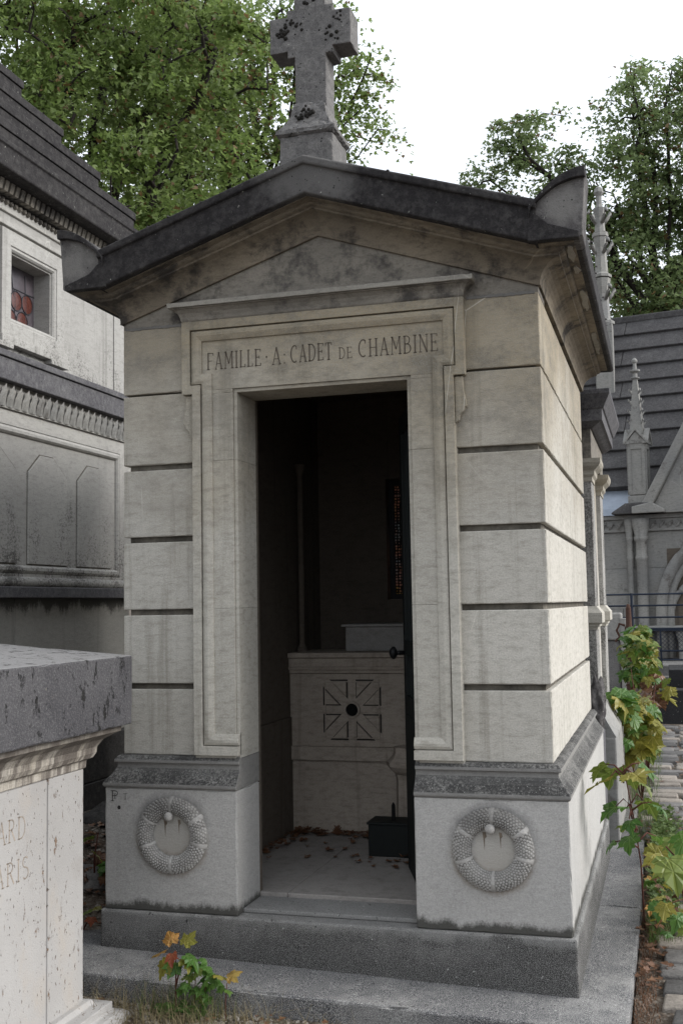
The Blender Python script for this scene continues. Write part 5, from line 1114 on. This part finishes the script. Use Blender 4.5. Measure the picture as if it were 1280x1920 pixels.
sapling('pale_seedling', 'single tiny seedling with pale orange leaves before the middle of the slab', t0, [[t0, (-.262, -.42, -.2), (-.255, -.42, -.13)]], [(-.262, -.43, -.110, .056, 'leaf_yellow', 1.2, .2), (-.25, -.43, -.105, .056, 'leaf_orange', -1.0, .4), (-.262, -.43, -.145, .032, 'leaf_green', 2.2, -.4), (-.25, -.43, -.15, .03, 'leaf_green', -2.2, -.4)], 'seedling', stem_r=.003)
t0 = (.33, -.40, -.31)
sapling('weed_tuft', 'small green weed tuft against the front edge of the slab', t0, [[t0, (.33, -.4, -.26), (.335, -.4, -.235)]], crown_leaves(40, .335, -.405, -.262, .045, .03, .03, .010, .022, ['leaf_green']), 'weed', stem_r=.002)
t0 = (-1.42, .75, -.2)
sapling('maple_sapling', 'dim seedling with a yellow-green leaf in the gap between the mausoleum and the white tomb', t0, [[t0, (-1.42, .75, 0), (-1.40, .75, .12)]], [(-1.45, .72, .10, .10, 'leaf_lime', 1.0, -.5), (-1.40, .7, .04, .07, 'leaf_yellow', -1.2, -.8), (-1.36, .72, -.04, .08, 'leaf_green', -.4, -.9)]+crown_leaves(14, -1.38, .75, -.06, .12, .15, .09, .05, .08, ['leaf_green', 'dry']))
t0 = (-1.22, .15, -.3)
sapling('green_seedling', 'two-leaved seedling beside the left end of the step', t0, [[t0, (-1.1, .12, -.1)]], [(-1.09, .1, -.07, .05, 'leaf_lime', 1.3, -.2), (-1.07, .1, -.06, .05, 'leaf_yellow', -1.2, .1), (-1.08, .1, -.09, .045, 'leaf_red', -2.6, -.6)], 'seedling')
# rock in the gap
def rock(label, loc, sc_, mat, seed, name='rock'):
    bm = bmesh.new(); bmesh.ops.create_icosphere(bm, subdivisions=3, radius=1); o_ = Vector((seed*3.1, seed, 0))
    for v in bm.verts: v.co *= 1+mn.noise(v.co*1.1+o_)*.45+mn.noise(v.co*3.5+o_)*.12; v.co = Vector((v.co.x*sc_[0], v.co.y*sc_[1], v.co.z*sc_[2]))
    me = bpy.data.meshes.new(name); bm.to_mesh(me); bm.free(); me.materials.append(M[mat])
    o = link(bpy.data.objects.new(name, me)); o.location = loc; tag(o, label, 'rock'); return o
rock('flat brown rock lying in the dirt gap left of the mausoleum', (-1.42, .80, -.13), (.22, .12, .075), 'sett_b', 3)
rock('darker rubble lump against the base of the tall mausoleum', (-1.70, 1.5, .02), (.25, .2, .10), 'dark_base', 5)

# loose pebbles, dry stalks and weeds (uncountable)
def scatter_pebbles(name, n, fx, fy, smin, smax, mat, zf):
    base = [(math.cos(a)*math.cos(b), math.sin(a)*math.cos(b), math.sin(b)) for b in (-.9, 0, .9) for a in [i*math.pi/3+b for i in range(6)]]
    V = []; F = []
    fs = [(r*6+k, r*6+(k+1) % 6, r*6+6+(k+1) % 6, r*6+6+k) for r in range(2) for k in range(6)]+[tuple(range(5, -1, -1)), tuple(range(12, 18))]
    for i in range(n):
        x, y = fx(), fy(); s = smin*(smax/smin)**(rng.random()**2); a = rng.uniform(0, 6.28); sx, sy, sz = s*rng.uniform(.7, 1.3), s*rng.uniform(.6, 1), s*rng.uniform(.4, .7); k = len(V)
        for (u_, v_, w_) in base:
            j = 1+rng.uniform(-.18, .18); p, q = u_*sx*j, v_*sy*j; V.append((x+p*math.cos(a)-q*math.sin(a), y+p*math.sin(a)+q*math.cos(a), zf(x, y)+w_*sz*j+sz*.3))
        F += [tuple(t+k for t in f_) for f_ in fs]
    return raw(name, V, F, mat, smooth=False)
stuff(scatter_pebbles('gravel', 5200, lambda: rng.uniform(-1.0, 1.2), lambda: rng.uniform(-.9, -.36), .003, .017, 'pebble', gh), 'loose pale gravel on the ground in front of the slab', 'gravel')
stuff(scatter_pebbles('rubble', 500, lambda: rng.uniform(-1.7, -.96), lambda: rng.uniform(.0, 1.6), .006, .022, 'pebble', gh), 'broken rubble in the gap left of the mausoleum', 'rubble')
def blades(name, n, fx, fy, hmin, hmax, mat, wd=.0012, lean=.7, zf=gh):
    V = []; F = []
    for i in range(n):
        x, y = fx(), fy(); h = rng.uniform(hmin, hmax); a = rng.uniform(0, 6.28); l_ = rng.uniform(.1, lean)*h; z = zf(x, y); k = len(V); px_, py_ = math.cos(a+1.57)*wd, math.sin(a+1.57)*wd
        for t in (0, .5, 1): 
            w_ = 1-.85*t; cx_, cy_ = x+math.cos(a)*l_*t*t, y+math.sin(a)*l_*t*t; V += [(cx_-px_*w_, cy_-py_*w_, z+h*t-.3*l_*t*t), (cx_+px_*w_, cy_+py_*w_, z+h*t-.3*l_*t*t)]
        F += [(k, k+1, k+3, k+2), (k+2, k+3, k+5, k+4)]
    return raw(name, V, F, mat)
stuff(blades('dry_grass', 700, lambda: rng.normal(-.48, .24), lambda: rng.uniform(-.62, -.38), .04, .17, 'straw', .0010, 2.2), 'dry straw-coloured grass tangled round the seedlings before the slab', 'dry grass')
stuff(blades('dry_grass', 500, lambda: rng.uniform(-.8, .3), lambda: rng.uniform(-.6, -.38), .02, .06, 'straw', .001, 2.0), 'thin dry stalks lying along the foot of the slab', 'dry grass')
stuff(blades('grass_tuft', 160, lambda: rng.normal(-.42, .09), lambda: rng.uniform(-.5, -.38), .05, .17, 'weed', .0014, .5), 'thin green grass blades among the seedlings by the slab', 'grass')
vf = lambda x, y: -.262
stuff(blades('verge_grass', 2600, lambda: 1.17+abs(rng.normal(0, .07)), lambda: rng.uniform(.75, 3.4), .03, .13, 'weed', .0016, .9, vf), 'green weeds growing between the base slab and the setts', 'weeds')
stuff(blades('verge_straw', 800, lambda: rng.normal(1.165, .022), lambda: rng.uniform(-.5, 1.2), .012, .04, 'dry', .0018, 1.4, vf), 'reddish dead stalks in the joint beside the slab', 'dead plants')
stuff(blades('verge_grass', 1200, lambda: rng.uniform(.98, 1.2), lambda: rng.uniform(2.8, 8.5), .04, .12, 'weed', .002, .9, vf), 'weeds along the tomb footings farther down the path', 'weeds')
sp = [(1.13+abs(rng.normal(0, .06)), rng.uniform(.2, 3.5), -.258+abs(rng.normal(0, .03))) for i in range(220)]
stuff(litter('fallen_leaves', sp, .035, 'dry'), 'brown fallen leaves caught along the verge beside the slab', 'fallen leaves')
sp = [(1.17+abs(rng.normal(0, .07)), rng.uniform(.9, 3.2), -.23+rng.uniform(0, .14)) for i in range(600)]
stuff(litter('verge_leaves', sp, .04, 'weed', curlz=.6), 'small green leaves of the low verge plants beside the slab', 'ground cover')
sp = [(rng.uniform(-.9, .9), rng.uniform(-.9, -.38), gh(0, -.5)+.015) for i in range(90)]
stuff(litter('fallen_leaves', sp, .022, 'dry'), 'crumbled brown leaves on the gravel before the slab', 'fallen leaves')
sp = [(rng.uniform(-1.7, -.97), rng.uniform(.1, 1.6), 0) for i in range(220)]; sp = [(x, y, gh(x, y)+.01) for x, y, z in sp]
stuff(litter('fallen_leaves', sp, .04, 'dry'), 'dead leaves on the dirt in the gap beside the white tomb', 'fallen leaves')
sp = [(rng.uniform(1.05, 2.2), rng.uniform(2.5, 9), -.232) for i in range(130)]
stuff(litter('fallen_leaves', sp, .035, 'dry'), 'scattered brown leaves on the distant setts', 'fallen leaves')
